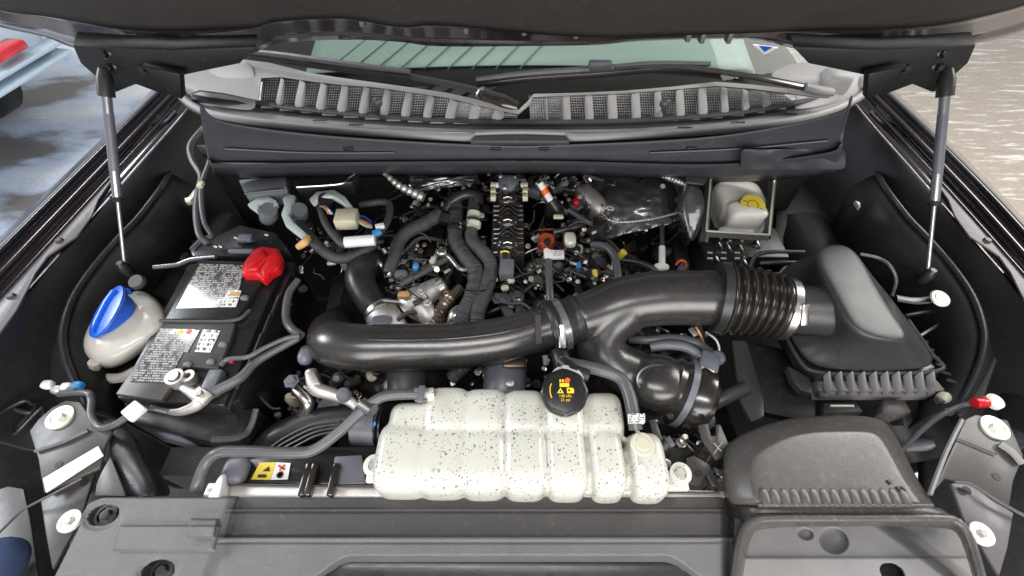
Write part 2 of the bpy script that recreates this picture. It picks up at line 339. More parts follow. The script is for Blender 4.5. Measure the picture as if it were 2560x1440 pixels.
# plenum panel below the cowl lip
def PYs(l, y): return [PY(a, b, y) for a, b in l]
top_ = [(500, 262), (560, 305), (800, 338), (1180, 362), (1420, 362), (1800, 340), (2085, 285), (2130, 240)]
mid_ = [(508, 330), (560, 352), (800, 370), (1180, 384), (1420, 384), (1800, 374), (2070, 345), (2110, 320)]
low_ = [(520, 400), (560, 412), (800, 408), (1180, 405), (1420, 405), (1800, 412), (2060, 385), (2105, 360)]
low2 = [(530, 415), (600, 425), (800, 424), (1180, 420), (1420, 420), (1800, 436), (2050, 420), (2100, 395)]
def ycur(px): return .885 - .10 * abs((px - 1300) / 800) ** 2
rows = [[PY(v.x, v.y, ycur(v.x) + dy) for v in cat_rom([(*p, 0) for p in L_], 6)] for L_, dy in ((top_, .0), ([(a, b + 7) for a, b in top_], .006), (mid_, .0), ([(a, b - 3) for a, b in low_], .004), ([(a, b - 1) for a, b in low_], -.012), ([(a, b + 5) for a, b in low_], -.012), ([(a, b + 8) for a, b in low_], .01), (low2, .02), ([(a, b + 18) for a, b in low2], .07))]
MB().sheet(rows).build('plenum_panel', M['cowlD'], shell, solid=.003, ang=60)
for a, b in (((560, 372), (985, 382)), ((1625, 382), (2070, 352)), ((540, 408), (1290, 402)), ((1330, 402), (1880, 415))):
    m_ = ((a[0] + b[0]) / 2, (a[1] + b[1]) / 2 + 5)
    MB().tube([PY(x, y, ycur(x) - .006) for x, y in (a, m_, b)], .0022, 6, 6).build('seam', M['plate'], shell)
for x in (1240, 1360, 870, 1730):
    MB().box(PY(x, 372, ycur(x) - .002), (.022, .004, .008)).build('slot', M['ink'], shell, bevel=.002)
# crumpled shiny patch at the right of the plenum
MB().sheet([[PY(x, y, .80 + .02 * random.random()) for x in fr(1850, 2115, 9)] for y in fr(372, 425, 4)]).build('seam_sealer_panel', M['cowlD'], shell, solid=.003, sub=2)
# heat shields on the firewall
def blobsheet(name, l, h0, m, parent, amp=.01, n=9, label=None, cr=0):
    (x0, y0), (x1, y1), (x2, y2), (x3, y3) = l; rows = []
    for j in range(n):
        v = j / (n - 1); r = []
        for i in range(n):
            u = i / (n - 1); x = (x0 * (1 - u) + x1 * u) * (1 - v) + (x3 * (1 - u) + x2 * u) * v; y = (y0 * (1 - u) + y1 * u) * (1 - v) + (y3 * (1 - u) + y2 * u) * v
            r.append(P(x, y, h0 + amp * math.sin(u * 3.1) * math.sin(v * 3.1) + amp * .6 * noise.noise(Vector((u * 3, v * 3, x0))) + cr * noise.noise(Vector((u * 9, v * 9, x0))) + cr * .6 * abs(noise.noise(Vector((u * 17, v * 17, y0))))))
        rows.append(r)
    return MB().sheet(rows).build(name, m, parent, solid=.002, sub=1, label=label)
blobsheet('heat_shield', [(1480, 430), (1660, 432), (1680, 560), (1500, 600)], -.02, M['foil'], shell, .03, n=20, cr=.012)
blobsheet('heat_shield', [(1020, 430), (1200, 425), (1190, 460), (1030, 480)], -.01, M['foil'], shell, .02, n=16, cr=.012)
blobsheet('heat_shield', [(1660, 440), (1750, 470), (1740, 545), (1650, 560)], -.06, M['foil'], shell, .02, n=14, cr=.01)
MB().lathe(P(1640, 495, -.02), (0, -.5, .7), [(0, .006), (.034, .006), (.042, 0), (.058, -.004), (.058, -.02)], 28).build('steering_shaft_boot', M['rubber'], shell)
for x, y in ((1655, 467), (1620, 507), (1695, 500)): MB().lathe(P(x, y, 0), (0, -.5, .7), [(0, .006), (.007, .006), (.009, 0)], 6).build('bolt', M['steel'], shell)
blobsheet('inner_fender_panel', [(1945, 440), (2110, 420), (2180, 620), (1930, 640)], -.16, M['dark'], shell, .015)
blobsheet('inner_fender_panel', [(2100, 400), (2180, 380), (2330, 600), (2200, 660)], -.08, M['hinge'], shell, .02)
blobsheet('inner_fender_panel', [(360, 420), (480, 380), (500, 560), (330, 640)], -.10, M['brown'], shell, .02)
for s_, l in ((0, [(410, 517), (440, 500), (470, 492), (487, 470), (488, 487), (476, 502), (440, 512), (412, 525)]), (1, [(2138, 500), (2160, 508), (2195, 518), (2225, 535), (2190, 530), (2150, 518)])):
    MB().prism(pts(l, -.02), .012).build('tab', M['zinc'], shell, bevel=.002)
# ================================================================ open bonnet
hood = thing('open_hood', 'open hood raised over the engine bay, dark felt liner underneath', 'hood', (0, .99, .33))
A = [(-200, -10), (-60, 40), (0, 66), (110, 90), (185, 118), (300, 140), (430, 165), (560, 150), (640, 128), (700, 106), (860, 97), (1000, 103), (1100, 114), (1350, 113), (1500, 110), (1600, 101), (1860, 96), (1985, 120), (2080, 155), (2200, 140), (2340, 122), (2440, 108), (2560, 76), (2660, 20), (2760, -30)]
Ln = [(-200, -80), (-60, -30), (0, 14), (110, 30), (185, 42), (300, 60), (430, 66), (560, 62), (640, 56), (700, 42), (860, 35), (1000, 58), (1100, 52), (1350, 76), (1500, 84), (1600, 82), (1860, 74), (1985, 68), (2080, 64), (2200, 62), (2340, 52), (2440, 34), (2560, 2), (2660, -40), (2760, -90)]
def ry(v): return [PY(x, y, yy) for (x, y, yy) in v]
ca = cat_rom([(*p, 0) for p in A], 4); cl = cat_rom([(*p, 0) for p in Ln], 4)
def mixrow(t, y, dz=0): return [PY(a.x + (b.x - a.x) * t, a.y + (b.y - a.y) * t, y) + Vector((0, 0, dz)) for a, b in zip(ca, cl)]
MB().sheet([[p + Vector((0, .03, .10)) for p in mixrow(0, .99)], [p + Vector((0, .012, .012)) for p in mixrow(0, .99)], mixrow(0, .985), mixrow(.15, .965), mixrow(.3, .965), mixrow(.36, .945), mixrow(.75, .935), mixrow(.8, .915), mixrow(1.02, .905)]).build('inner_frame', M['paint'], hood, solid=.003, ang=50)
r0 = mixrow(.97, .895); r1 = [PY(b.x, b.y - 14, .86) for b in cl]; r2 = [PY(b.x, min(b.y, 60) - 90, .80) for b in cl]
r3 = [Vector((p.x * 1.0, .25, 1.02)) for p in r2]; r4 = [Vector((p.x * .95, -.0, 1.22)) for p in r2]
MB().sheet([r0, r1, r2, r3, r4]).build('liner', M['liner'], hood, solid=.012)
MB().sheet([[p + Vector((0, .05, .08)) for p in r0], [p + Vector((0, .0, .12)) for p in r2], [p + Vector((0, 0, .06)) for p in r3], [p + Vector((0, 0, .05)) for p in r4]]).build('outer_skin', M['paint'], hood, solid=.003)
for x, y in ((1268, 103), (1342, 103), (862, 95), (2000, 105)):
    MB().box(PY(x, y, .972), (.026, .006, .006)).build('slot', M['ink'], hood, bevel=.002)
for x, y in ((1165, 68), (1310, 72), (1440, 80), (905, 50), (1720, 88), (1755, 92), (1822, 92)):
    MB().box(PY(x, y, .93), (.010, .02, .02)).build('frame_rib', M['flange'], hood, bevel=.003)
MB().tube([PY(x, y, .955) for x, y in ((190, 92), (280, 104), (400, 112), (480, 125))], .004, 8, 6).build('edge_bead', M['amber'], hood)
# hinges
def hinge(sgn, label):
    mir = (lambda x: x) if sgn < 0 else (lambda x: 2 * XS + 5 - x)
    t = thing('hood_hinge', label, 'hinge', PY(mir(380), 160, .9), 'hood hinges')
    l = [(180, 112), (300, 120), (430, 125), (640, 118), (600, 160), (540, 172), (445, 192), (448, 215), (450, 240), (410, 238), (340, 212), (290, 232), (262, 222), (238, 192), (200, 158)]
    MB().prism([PY(mir(x), y, .87) for x, y in l], (0, .03, .012)).build('bracket', M['hinge'], t, bevel=.003)
    for x, y in ((262, 135), (275, 168), (358, 170)): MB().lathe(PY(mir(x), y, .868), (0, -1, .3), [(0, .008), (.006, .008), (.008, 0), (.011, -.002)], 6).build('bolt', M['black'], t)
    MB().prism([PY(mir(x), y, .84) for x, y in ((350, 165), (450, 185), (455, 250), (430, 240), (400, 205))], (0, .02, .0)).build('hinge_arm', M['hinge'], t, bevel=.003)
hinge(-1, 'black left hood hinge beside the blue-lit floor'); hinge(1, 'black right hood hinge beside the beige floor')
def strut(name, label, a, b, lamp_):
    t = thing(name, label, 'gas strut', P(*a), 'hood struts'); A_, B_ = P(*a), PY(*b)
    def at(k): return A_.lerp(B_, k)
    MB().tube([at(.03), at(.42)], .0040, 10, 2, smooth=False).build('piston_rod', M['chrome'], t)
    MB().tube([at(.40), at(.97)], .0085, 14, 2, smooth=False).build('cylinder', M['chrome'], t)
    MB().tube([at(.385), at(.41)], [.009, .013], 14, 2, smooth=False).build('collar', M['rubber'], t)
    MB().lathe(at(0), (0, 0, 1), [(0, -.02), (.010, -.018), (.012, 0), (.010, .012), (.006, .02)], 14).build('ball_socket', M['rubber'], t)
    MB().lathe(at(1), (B_ - A_), [(.014, -.03), (.014, 0), (.009, .02), (0, .022)], 14).build('ball_socket', M['rubber'], t)
    MB().tube([at(.55), at(.84)], .0088, 14, 2, smooth=False).build('print_band', M['skyblue' if 0 else 'slate'], t)
strut('gas_strut', 'left gas strut holding up the hood, beside the washer bottle side', (313, 672, .0), (262, 200, .85), 0)
strut('gas_strut', 'right gas strut holding up the hood, beside the air filter box side', (2318, 690, .0), (2366, 200, .85), 0)
# ================================================================ windscreen, dash, wipers
ws = thing('windshield', 'raked windshield glass above the grey cowl grille', 'windshield', (0, 1.1, .17))
gm = bpy.data.materials.new('windshield_glass'); gm.use_nodes = True; N = gm.node_tree.nodes; L = gm.node_tree.links
N.remove(N['Principled BSDF']); tr = N.new('ShaderNodeBsdfTransparent'); tr.inputs[0].default_value = (.86, .93, .89, 1); gl = N.new('ShaderNodeBsdfGlossy'); gl.inputs['Roughness'].default_value = .03
fz = N.new('ShaderNodeFresnel'); fz.inputs[0].default_value = 1.25; mx = N.new('ShaderNodeMixShader'); L.new(fz.outputs[0], mx.inputs[0]); L.new(tr.outputs[0], mx.inputs[1]); L.new(gl.outputs[0], mx.inputs[2]); L.new(mx.outputs[0], N['Material Output'].inputs[0])
WE = [(300, 105), (430, 120), (560, 134), (700, 150), (860, 185), (1040, 210), (1200, 236), (1300, 246), (1400, 236), (1560, 222), (1790, 200), (1900, 184), (2000, 162), (2080, 147), (2200, 125), (2330, 105)]
base = [P(x, y, .168) for x, y in WE]
rows = [[p + Vector((0, k, -.004 + k * .5)) for p in base] for k in (0, .1, .25, .5, .8)]
MB().sheet(rows).build('glass', gm, ws, solid=0)
def wy(x):
    for i in range(len(base) - 1):
        if base[i].x <= x <= base[i + 1].x: k = (x - base[i].x) / (base[i + 1].x - base[i].x); return base[i].y * (1 - k) + base[i + 1].y * k
    return base[0].y if x < base[0].x else base[-1].y
dash = thing('dashboard', 'dark brown dashboard top seen through the windshield', 'dashboard', (0, 1.3, .05))
MB().sheet([[Vector((x, wy(x) + k, z)) for x in fr(-.82, .82, 24)] for k, z in ((.0, .10), (.12, .115), (.3, .12), (.5, .10), (.9, .06), (1.6, .0))]).build('dash_top', M['dash'], dash, solid=.004)
for s_, x0 in ((1, -.60), (1, -.3)):
    pass
for i in range(7):   # slanted grey slats fanned over the dash
    MB().sheet([[Vector((-.52 + i * .055, 1.02, .122)), Vector((-.475 + i * .055, 1.02, .122))], [Vector((-.44 + i * .06, 1.16, .128)), Vector((-.40 + i * .06, 1.16, .128))]]).build('dash_slat', M['grey'], dash, solid=.003)
MB().sheet([[Vector((.1 + .55 * k, 1.06 - .04 * k, .125)) for k in fr(0, 1, 8)], [Vector((.15 + .5 * k, 1.12 - .04 * k, .13)) for k in fr(0, 1, 8)]]).build('dash_trim', M['amber'], dash, solid=.002)
MB().box((.70, 1.05, .135), (.10, .02, .01), rotz(-1.2)).build('defrost_duct', M['cowl'], dash, bevel=.003)
ss = thing('ceiling_reflection', 'pale green panel behind the windshield, imitating the ceiling reflected in the glass', 'ceiling_reflection', (0, 1.3, .12))  # added panel, imitates the ceiling mirrored in the glass
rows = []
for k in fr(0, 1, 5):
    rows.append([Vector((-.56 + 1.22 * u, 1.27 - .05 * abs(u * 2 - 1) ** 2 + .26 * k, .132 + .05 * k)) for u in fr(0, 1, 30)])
MB().sheet(rows).build('reflection_panel', M['screen'], ss, solid=.004)
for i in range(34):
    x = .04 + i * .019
    MB().box((x, 1.405 - .05 * abs(x) ** 1.5, .164), (.011, .035, .004)).build('reflection_cell', M['reflectD'], ss)
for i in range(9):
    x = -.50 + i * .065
    MB().tube([(x, 1.235, .138), (x + .12, 1.43, .168)], .0018, 5, 2, smooth=False).build('reflection_fold', M['reflectD'], ss)
MB().prism([PY(1882, 112, 1.17), PY(1945, 120, 1.17), PY(1912, 138, 1.17)], (0, .002, .001)).build('inspection_sticker_border', M['white'], ws)
MB().prism([PY(1897, 114, 1.168), PY(1932, 118, 1.168), PY(1911, 130, 1.168)], (0, .001, .0005)).build('inspection_sticker', M['blue'], ws)
def wiper(label, arm, blade, piv):
    t = thing('wiper', label, 'windshield wiper', P(*piv), 'windshield wipers')
    MB().tube([P(*q) for q in arm], [.013, .012, .010, .007, .006], 10, 8, flat=.6).build('arm', M['gloss'], t)
    MB().tube([P(*q) for q in blade], [.006, .008, .008, .006], 8, 8, flat=1.0).build('blade', M['cowlD'], t)
    b2 = [P(q[0], q[1], q[2]) + Vector((0, -.006, -.012)) for q in blade]; MB().tube(b2, .004, 6, 8, flat=1.8).build('rubber_lip', M['black'], t)
    return t
w1 = wiper('left wiper, its arm crossing the louvres to the cowl centre', [(1290, 262, .19), (1245, 243, .20), (1180, 224, .205), (1050, 196, .21), (900, 172, .215), (770, 150, .22)], [(600, 126, .215), (700, 138, .22), (850, 158, .222), (1025, 180, .222)], (1285, 258, .18))
MB().tube([P(1295, 266, .188), P(1262, 254, .195), P(1212, 236, .20)], [.012, .019, .016], 12, 6, flat=.7).build('pivot_cover', M['gloss'], w1)
MB().tube([P(1207, 233, .20), P(1203, 231, .20)], .018, 12, 2, flat=.7).build('clip_ring', M['steel'], w1)
w2 = wiper('right wiper, its blade resting low across the glass', [(2070, 228, .19), (2000, 216, .20), (1900, 195, .21), (1750, 172, .212), (1620, 166, .212), (1535, 172, .212)], [(1190, 200, .20), (1320, 184, .205), (1500, 172, .21), (1640, 160, .213), (1775, 160, .213)], (2075, 228, .18))
MB().tube([P(2078, 230, .19), P(2045, 226, .198), P(2012, 218, .203)], [.013, .015, .014], 12, 6, flat=.7).build('pivot_cover', M['grey'], w2)
MB().box(P(1500, 164, .218), (.055, .02, .022)).build('blade_joint', M['cowlD'], w2, bevel=.004)
# ================================================================ cowl grille
cowl = thing('cowl_grille', 'grey louvred cowl grille panel below the windshield', 'cowl panel', (0, .95, .15))
XL = [675, 722, 775, 828, 882, 935, 988, 1043, 1098, 1157, 1215, 1272, 1345, 1387, 1443, 1500, 1560, 1618, 1672, 1728, 1785, 1838, 1890, 1943]
TL = [195, 200, 208, 214, 218, 222, 229, 235, 246, 258, 270, 283, 240, 240, 240, 238, 236, 232, 228, 222, 218, 222, 229, 235]
BL = [258, 265, 270, 277, 282, 286, 290, 293, 296, 297, 297, 296, 298, 298, 298, 297, 295, 293, 290, 287, 283, 278, 270, 261]
def hg(y, t, b): k = (y - t) / max(1, b - t); return .176 - .026 * k
def bordery(xs, ys, x):
    for i in range(len(xs) - 1):
        if xs[i] <= x <= xs[i + 1]: k = (x - xs[i]) / (xs[i + 1] - xs[i]); return ys[i] + (ys[i + 1] - ys[i]) * k
    return ys[0] if x < xs[0] else ys[-1]
hw = 19
# bars between the windows
for i in range(len(XL) - 1):
    if i == 11: continue
    sk = -4 if i < 11 else 3
    xa, xb = XL[i] + hw, XL[i + 1] - hw; ta, tb, ba, bb = TL[i], TL[i + 1], BL[i], BL[i + 1]
    MB().prism([P(xa - sk + 3, ta - 2, .180), P(xb - sk + 3, tb - 2, .180), P(xb + sk, bb - 6, .162), P(xb + sk, bb + 4, .152), P(xa + sk, ba + 4, .152), P(xa + sk, ba - 6, .162)], .012).build('louvre_bar', M['cowl'], cowl, bevel=.002)
# mesh behind each window
for i, (x, t, b) in enumerate(zip(XL, TL, BL)):
    sk = -4 if i < 12 else 3
    x0, x1 = x - hw - 2, x + hw + 2
    mb = MB(); n = 7
    for k in range(n): u = x0 + (x1 - x0) * (k + .5) / n; mb.tube([P(u - sk, t - 3, .168), P(u + sk, b + 3, .142)], .0009, 4, 1, smooth=False)
    rws = max(3, int((b - t) / 6))
    for k in range(rws):
        yy = t + (b - t) * (k + .5) / rws; hh = .168 - .026 * (yy - t) / (b - t); mb.tube([P(x0, yy, hh), P(x1, yy, hh)], .0009, 4, 1, smooth=False)
    s_ = mb.build('mesh_screen', M['wire'], cowl, smooth=False)
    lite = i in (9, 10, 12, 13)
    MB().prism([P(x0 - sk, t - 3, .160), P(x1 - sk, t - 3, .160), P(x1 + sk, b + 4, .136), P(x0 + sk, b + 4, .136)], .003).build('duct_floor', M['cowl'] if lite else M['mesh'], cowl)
    MB().box(P(x + sk, b + 9, .151), (.034, .008, .004)).build('clip_tab', M['cowl'], cowl, bevel=.001)
# upper rail: from windscreen edge to window tops
up = [(430, 186), (480, 158), (560, 134), (600, 128), (640, 150), (700, 165), (780, 185), (860, 197), (940, 208), (1040, 222), (1120, 234), (1200, 252), (1262, 272), (1296, 276), (1318, 256), (1335, 236), (1450, 233), (1560, 228), (1680, 218), (1790, 206), (1880, 213), (1960, 222), (2040, 236), (2075, 238)]
lo = [(470, 235), (500, 225), (560, 232), (645, 250), (652, 196), (700, 192), (780, 203), (860, 212), (940, 218), (1040, 232), (1120, 244), (1200, 263), (1262, 278), (1296, 284), (1322, 262), (1332, 242), (1450, 236), (1560, 232), (1680, 223), (1790, 214), (1880, 221), (1960, 231), (2040, 240), (2075, 242)]
MB().sheet([[P(x, y, .183) + Vector((0, .006, -.01)) for x, y in up], [P(x, y, .185) for x, y in up], [P(x, y, .181) for x, y in lo], [P(x, y + 2, .172) for x, y in lo]]).build('upper_rail', M['cowl'], cowl, solid=.003, ang=60)
# lower rail below the windows
lr = [(480, 250), (560, 262), (640, 264), (720, 276), (830, 288), (940, 298), (1100, 308), (1270, 312), (1440, 312), (1600, 308), (1730, 300), (1840, 290), (1945, 274), (2040, 252), (2110, 235)]
def rail(l, seq, name, m, sub=0):
    c = [(v.x, v.y) for v in cat_rom([(*p, 0) for p in l], 4)]
    return MB().sheet([[P(x, y + dy, h) for x, y in c] for dy, h in seq]).build(name, m, cowl, solid=.003, sub=sub, ang=60)
rail(lr, ((-13, .150), (-11, .155), (-4, .155), (0, .146), (4, .140)), 'lower_rail', M['cowlD'])
trough = [(440, 195), (455, 232), (520, 270), (640, 290), (800, 306), (940, 314), (1100, 322), (1270, 325), (1440, 325), (1600, 322), (1800, 310), (1960, 288), (2080, 258), (2150, 225), (2190, 192)]
rail(trough, ((-22, .136), (-10, .139), (0, .141), (8, .146)), 'trough', M['cowl'], 1)
seal = [(438, 196), (452, 238), (515, 280), (640, 304), (800, 322), (1000, 336), (1165, 343), (1205, 336), (1300, 334), (1400, 336), (1440, 343), (1600, 338), (1800, 325), (1960, 305), (2080, 275), (2150, 240), (2195, 196)]
MB().tube([P(x, y, .148) for x, y in seal], .009, 12, 8, flat=1.0).build('weather_seal', M['cowl'], cowl)
MB().tube([P(x, y + 11, .135) for x, y in seal], .004, 8, 8).build('seal_lip', M['rubber'], cowl)
MB().prism(pts([(1188, 332), (1412, 332), (1425, 352), (1175, 352)], .154), .012).build('centre_pad', M['cowlD'], cowl, bevel=.003)
MB().tube([P(x, y, .157) for x, y in ((1188, 334), (1300, 331), (1412, 334))], .004, 8, 6).build('centre_bead', M['cowl'], cowl)
# side caps
for sgn in (-1, 1):
    mir = (lambda x: x) if sgn < 0 else (lambda x: 2 * 1311 - x)
    if sgn < 0:
        rows = [[(430, 190, .15), (455, 165, .175), (520, 146, .185), (580, 132, .188)], [(445, 205, .152), (490, 185, .18), (560, 165, .192), (640, 160, .19)], [(460, 222, .148), (500, 215, .172), (570, 200, .185), (640, 200, .182)], [(475, 240, .145), (520, 238, .152), (580, 236, .160), (638, 240, .165)], [(492, 262, .140), (540, 268, .143), (600, 276, .146), (645, 280, .149)]]
    else:
        rows = [[(2195, 180, .15), (2150, 170, .175), (2080, 155, .185), (1990, 150, .186)], [(2190, 195, .152), (2120, 180, .19), (2050, 182, .192), (1900, 186, .184)], [(2180, 215, .148), (2110, 215, .172), (2085, 215, .175), (1950, 205, .178)], [(2150, 235, .145), (2100, 242, .152), (2085, 245, .155), (2000, 250, .15)], [(2142, 246, .141), (2085, 262, .143), (2040, 270, .144), (1965, 280, .145)]]
    MB().sheet([[P(*q) for q in r] for r in rows]).build('side_cap', M['cowl'], cowl, solid=.003, sub=2)
    MB().sup(P(mir(452), 205, .162), (.03, .02, .014), .8).build('corner_seal', M['cowl'], cowl)
MB().sup(P(2085, 205, .175), (.035, .03, .03), .6).build('pivot_housing', M['cowl'], cowl)
for x, y in ((800, 301), (890, 311), (1712, 318), (1845, 305), (1975, 285)):
    mb = MB()
    for k in range(6): mb.box(P(x - 15 + k * 6, y, .1475), (.0035, .003, .002))
    mb.build('vent_mark', M['ink'], cowl)
for i, (x, y) in enumerate(((943, 262), (1662, 265))):
    nz = thing('washer_nozzle', 'washer nozzle standing on the ' + ('left' if i == 0 else 'right') + ' half of the cowl grille', 'washer nozzle', P(x, y, .17), 'washer nozzles')
    MB().sup(P(x, y - 6, .195), (.012, .009, .010), .9, 16, 10).build('nozzle_head', M['cowlD'], nz)
    MB().tube([P(x - 3, y + 14, .158), P(x - 1, y, .185)], [.007, .006], 10, 2, smooth=False).build('nozzle_base', M['cowlD'], nz)
# ================================================================ printed label material (flat print)
def print_mat(name, paper, ink, sx, sy, thr=.5, rough=.3, rows=True):
    m = bpy.data.materials.new(name); m.use_nodes = True; N = m.node_tree.nodes; L = m.node_tree.links; b = N['Principled BSDF']
    uv = N.new('ShaderNodeTexCoord')
    def math_(op, a, v=None):
        n = N.new('ShaderNodeMath'); n.operation = op; L.new(a, n.inputs[0])
        if v is not None:
            if isinstance(v, (int, float)): n.inputs[1].default_value = v
            else: L.new(v, n.inputs[1])
        return n.outputs[0]
    sp = N.new('ShaderNodeSeparateXYZ'); L.new(uv.outputs['UV'], sp.inputs[0])
    line = math_('GREATER_THAN', math_('FRACT', math_('MULTIPLY', sp.outputs[1], sy)), .38)
    mp = N.new('ShaderNodeMapping'); mp.inputs['Scale'].default_value = (sx, sy, 1); L.new(uv.outputs['UV'], mp.inputs[0])
    v = N.new('ShaderNodeTexWhiteNoise'); v.noise_dimensions = '2D'
    fl = N.new('ShaderNodeVectorMath'); fl.operation = 'FLOOR'; L.new(mp.outputs[0], fl.inputs[0]); L.new(fl.outputs[0], v.inputs[0])
    ch = math_('GREATER_THAN', v.outputs[0], thr)
    n = N.new('ShaderNodeTexNoise'); n.inputs['Scale'].default_value = 5; L.new(uv.outputs['UV'], n.inputs['Vector'])
    blk = math_('GREATER_THAN', n.outputs['Fac'], .40)
    f = math_('MULTIPLY', math_('MULTIPLY', line, ch), blk)
    mx = N.new('ShaderNodeMix'); mx.data_type = 'RGBA'; L.new(f, mx.inputs[0]); mx.inputs[6].default_value = (*paper, 1); mx.inputs[7].default_value = (*ink, 1)
    L.new(mx.outputs[2], b.inputs['Base Color']); b.inputs['Roughness'].default_value = rough; b.inputs['Coat Weight'].default_value = .5; b.inputs['Coat Roughness'].default_value = .06
    return m
M['print'] = print_mat('white_on_charcoal_print', (.07, .067, .065), (.42, .41, .40), 46, 23, .28, .2)
M['print2'] = print_mat('black_on_white_print', (.74, .72, .70), (.05, .05, .05), 24, 5, .55, .4)
def decal(name, m, parent, q, lift=.0009, th=.0005, label=None):
    """printed quad lying on a surface: four corner points (rear-left, rear-right, front-right, front-left)"""
    q = [Vector(p) for p in q]; n = (q[1] - q[0]).cross(q[3] - q[0]).normalized()
    if n.z < 0: n = -n
    q = [p + n * lift for p in q]
    me = bpy.data.meshes.new(name); off = LOC[parent]; bm = bmesh.new(); uvl = bm.loops.layers.uv.new('UV')
    t = [bm.verts.new(p - off) for p in q]; d = [bm.verts.new(p - off - n * th) for p in q]
    f = bm.faces.new(t)
    for lp, uv in zip(f.loops, ((0, 1), (1, 1), (1, 0), (0, 0))): lp[uvl].uv = uv
    for i in range(4): bm.faces.new((t[i], d[i], d[(i + 1) % 4], t[(i + 1) % 4]))
    bmesh.ops.recalc_face_normals(bm, faces=bm.faces); bm.to_mesh(me); bm.free(); me.materials.append(m)
    o = bpy.data.objects.new(name, me); col.objects.link(o); o.parent = parent; LOC[o] = off.copy()
    if label: o['label'] = label
    return o
def bolt(parent, p, r=.007, ax=(0, 0, 1), m='steel', hexa=True, name='bolt'):
    return MB().lathe(p, ax, [(0, r * .9), (r * .85, r * .9), (r, r * .7), (r, 0), (r * 1.6, -.0005), (r * 1.6, -.002)], 6 if hexa else 20).build(name, M[m], parent)
# ================================================================ battery
bat = thing('battery', 'black car battery with printed top labels between washer bottle and engine', 'battery', P(500, 820, -.2), None)
hb = -.005
TOP = [(488, 652), (655, 650), (700, 640), (640, 800), (548, 925), (520, 1010), (395, 1000), (288, 985), (330, 905), (408, 800)]
MB().prism(pts([(470, 660), (712, 650), (560, 1015), (290, 995)], hb - .012), .19).build('case', M['black'], bat, bevel=.004)
MB().prism(pts([(496, 650), (612, 653), (655, 703), (592, 797), (412, 797)], hb), .012).build('cover_panel', M['black'], bat, bevel=.002)
MB().prism(pts([(413, 806), (588, 806), (575, 850), (545, 922), (462, 915), (402, 1000), (288, 985)], hb), .012).build('cover_panel', M['plate'], bat, bevel=.002)
MB().tube(pts([(400, 802), (500, 803), (590, 800), (625, 775)], hb + .002), .0035, 8, 6).build('hold_down_rib', M['plate'], bat)
decal('printed_label', M['print'], bat, pts([(500, 660), (612, 664), (588, 768), (440, 772)], hb + .0006), label='glossy printed label on the rear half')
decal('printed_label', M['print'], bat, pts([(402, 822), (488, 824), (420, 958), (325, 955)], hb + .0006), label='printed label on the front half')
decal('printed_label', M['print'], bat, pts([(482, 826), (500, 826), (470, 882), (445, 880)], hb + .0006))
decal('white_sticker', M['print2'], bat, pts([(508, 824), (552, 826), (526, 882), (487, 880)], hb + .0009))
decal('white_sticker', M['print2'], bat, pts([(570, 727), (604, 727), (590, 768), (552, 768)], hb + .0012))
for x, y, m in ((432, 830, 'paper'), (451, 829, 'yellow'), (473, 829, 'red')):
    MB().lathe(P(x, y, hb + .0015), (0, 0, 1), [(0, .0006), (.0055, .0006), (.0055, 0)], 18).build('warning_symbol', M[m], bat)
decal('warning_strip', M['amber'], bat, pts([(577, 730), (600, 730), (596, 740), (573, 740)], hb + .0022))
for x, y in ((612, 745), (558, 862), (528, 905), (470, 912)): MB().sup(P(x, y, hb + .002), (.008, .006, .005), .6, 12, 8).build('catch', M['slate'], bat)
MB().prism(pts([(545, 920), (500, 985), (525, 1000), (568, 930)], hb - .004), .02).build('terminal_recess', M['black'], bat, bevel=.002)
cl = thing('battery_terminal_clamp', 'bare metal clamp on the front battery post', 'terminal clamp', P(485, 985, .0))
mb = MB()
mb.lathe(P(452, 955, hb - .01), (0, 0, 1), [(.011, 0), (.016, .0), (.016, .022), (.011, .022), (.011, 0)], 20)
mb.build('post_ring', M['cast'], cl)
MB().lathe(P(452, 955, hb - .01), (0, 0, 1), [(0, 0), (.010, 0), (.0095, .026), (0, .026)], 18).build('post', M['steel'], cl)
MB().lathe(P(482, 950, hb - .01), (0, 0, 1), [(.006, 0), (.012, .0), (.012, .018), (.006, .018), (.006, 0)], 16).build('clamp_eye', M['cast'], cl)
MB().tube([P(455, 968, .0), P(478, 980, .0), P(500, 995, .0), P(490, 1015, -.01), P(450, 1030, -.02), P(415, 1028, -.03), P(380, 1018, -.03)], [.006, .009, .012, .011, .009, .007, .006], 10, 6, flat=.6).build('strap', M['cast'], cl)
MB().box(P(505, 990, .008), (.035, .022, .012), rotz(-.5)).build('clamp_block', M['cast'], cl, bevel=.003)
bolt(cl, P(500, 985, .014), .006)
tc_ = MB().prism(pts([(604, 662), (612, 648), (632, 622), (655, 613), (672, 617), (695, 619), (704, 640), (696, 668), (672, 682), (656, 700), (638, 686), (602, 686)], .014), .026).build('terminal_cover', M['red'], bevel=.006, seg=3)
tag(tc_, 'bright red cover over the rear battery terminal', 'terminal cover')
for l, h in (([(612, 652), (655, 620), (668, 640), (640, 672), (608, 676)], .022), ([(665, 640), (690, 622), (700, 640), (690, 662), (655, 690), (650, 672)], .019)):
    o = MB().prism(pts(l, h), .02).build('raised_pad', M['red'], tc_, bevel=.005, seg=3)
sens = thing('battery_sensor', 'slim grey sensor block beside the front battery post', 'sensor', P(530, 960, .0))
MB().prism(pts([(522, 922), (556, 922), (530, 980), (497, 975)], .006), .03).build('housing', M['slate'], sens, bevel=.003)
MB().sup(P(578, 902, .0), (.006, .005, .005), .7, 10, 8).build('red_lock', M['red'], sens)
tray = thing('battery_tray', 'black ribbed plastic tray and wall along the engine side of the battery', 'battery tray', P(600, 900, -.2))
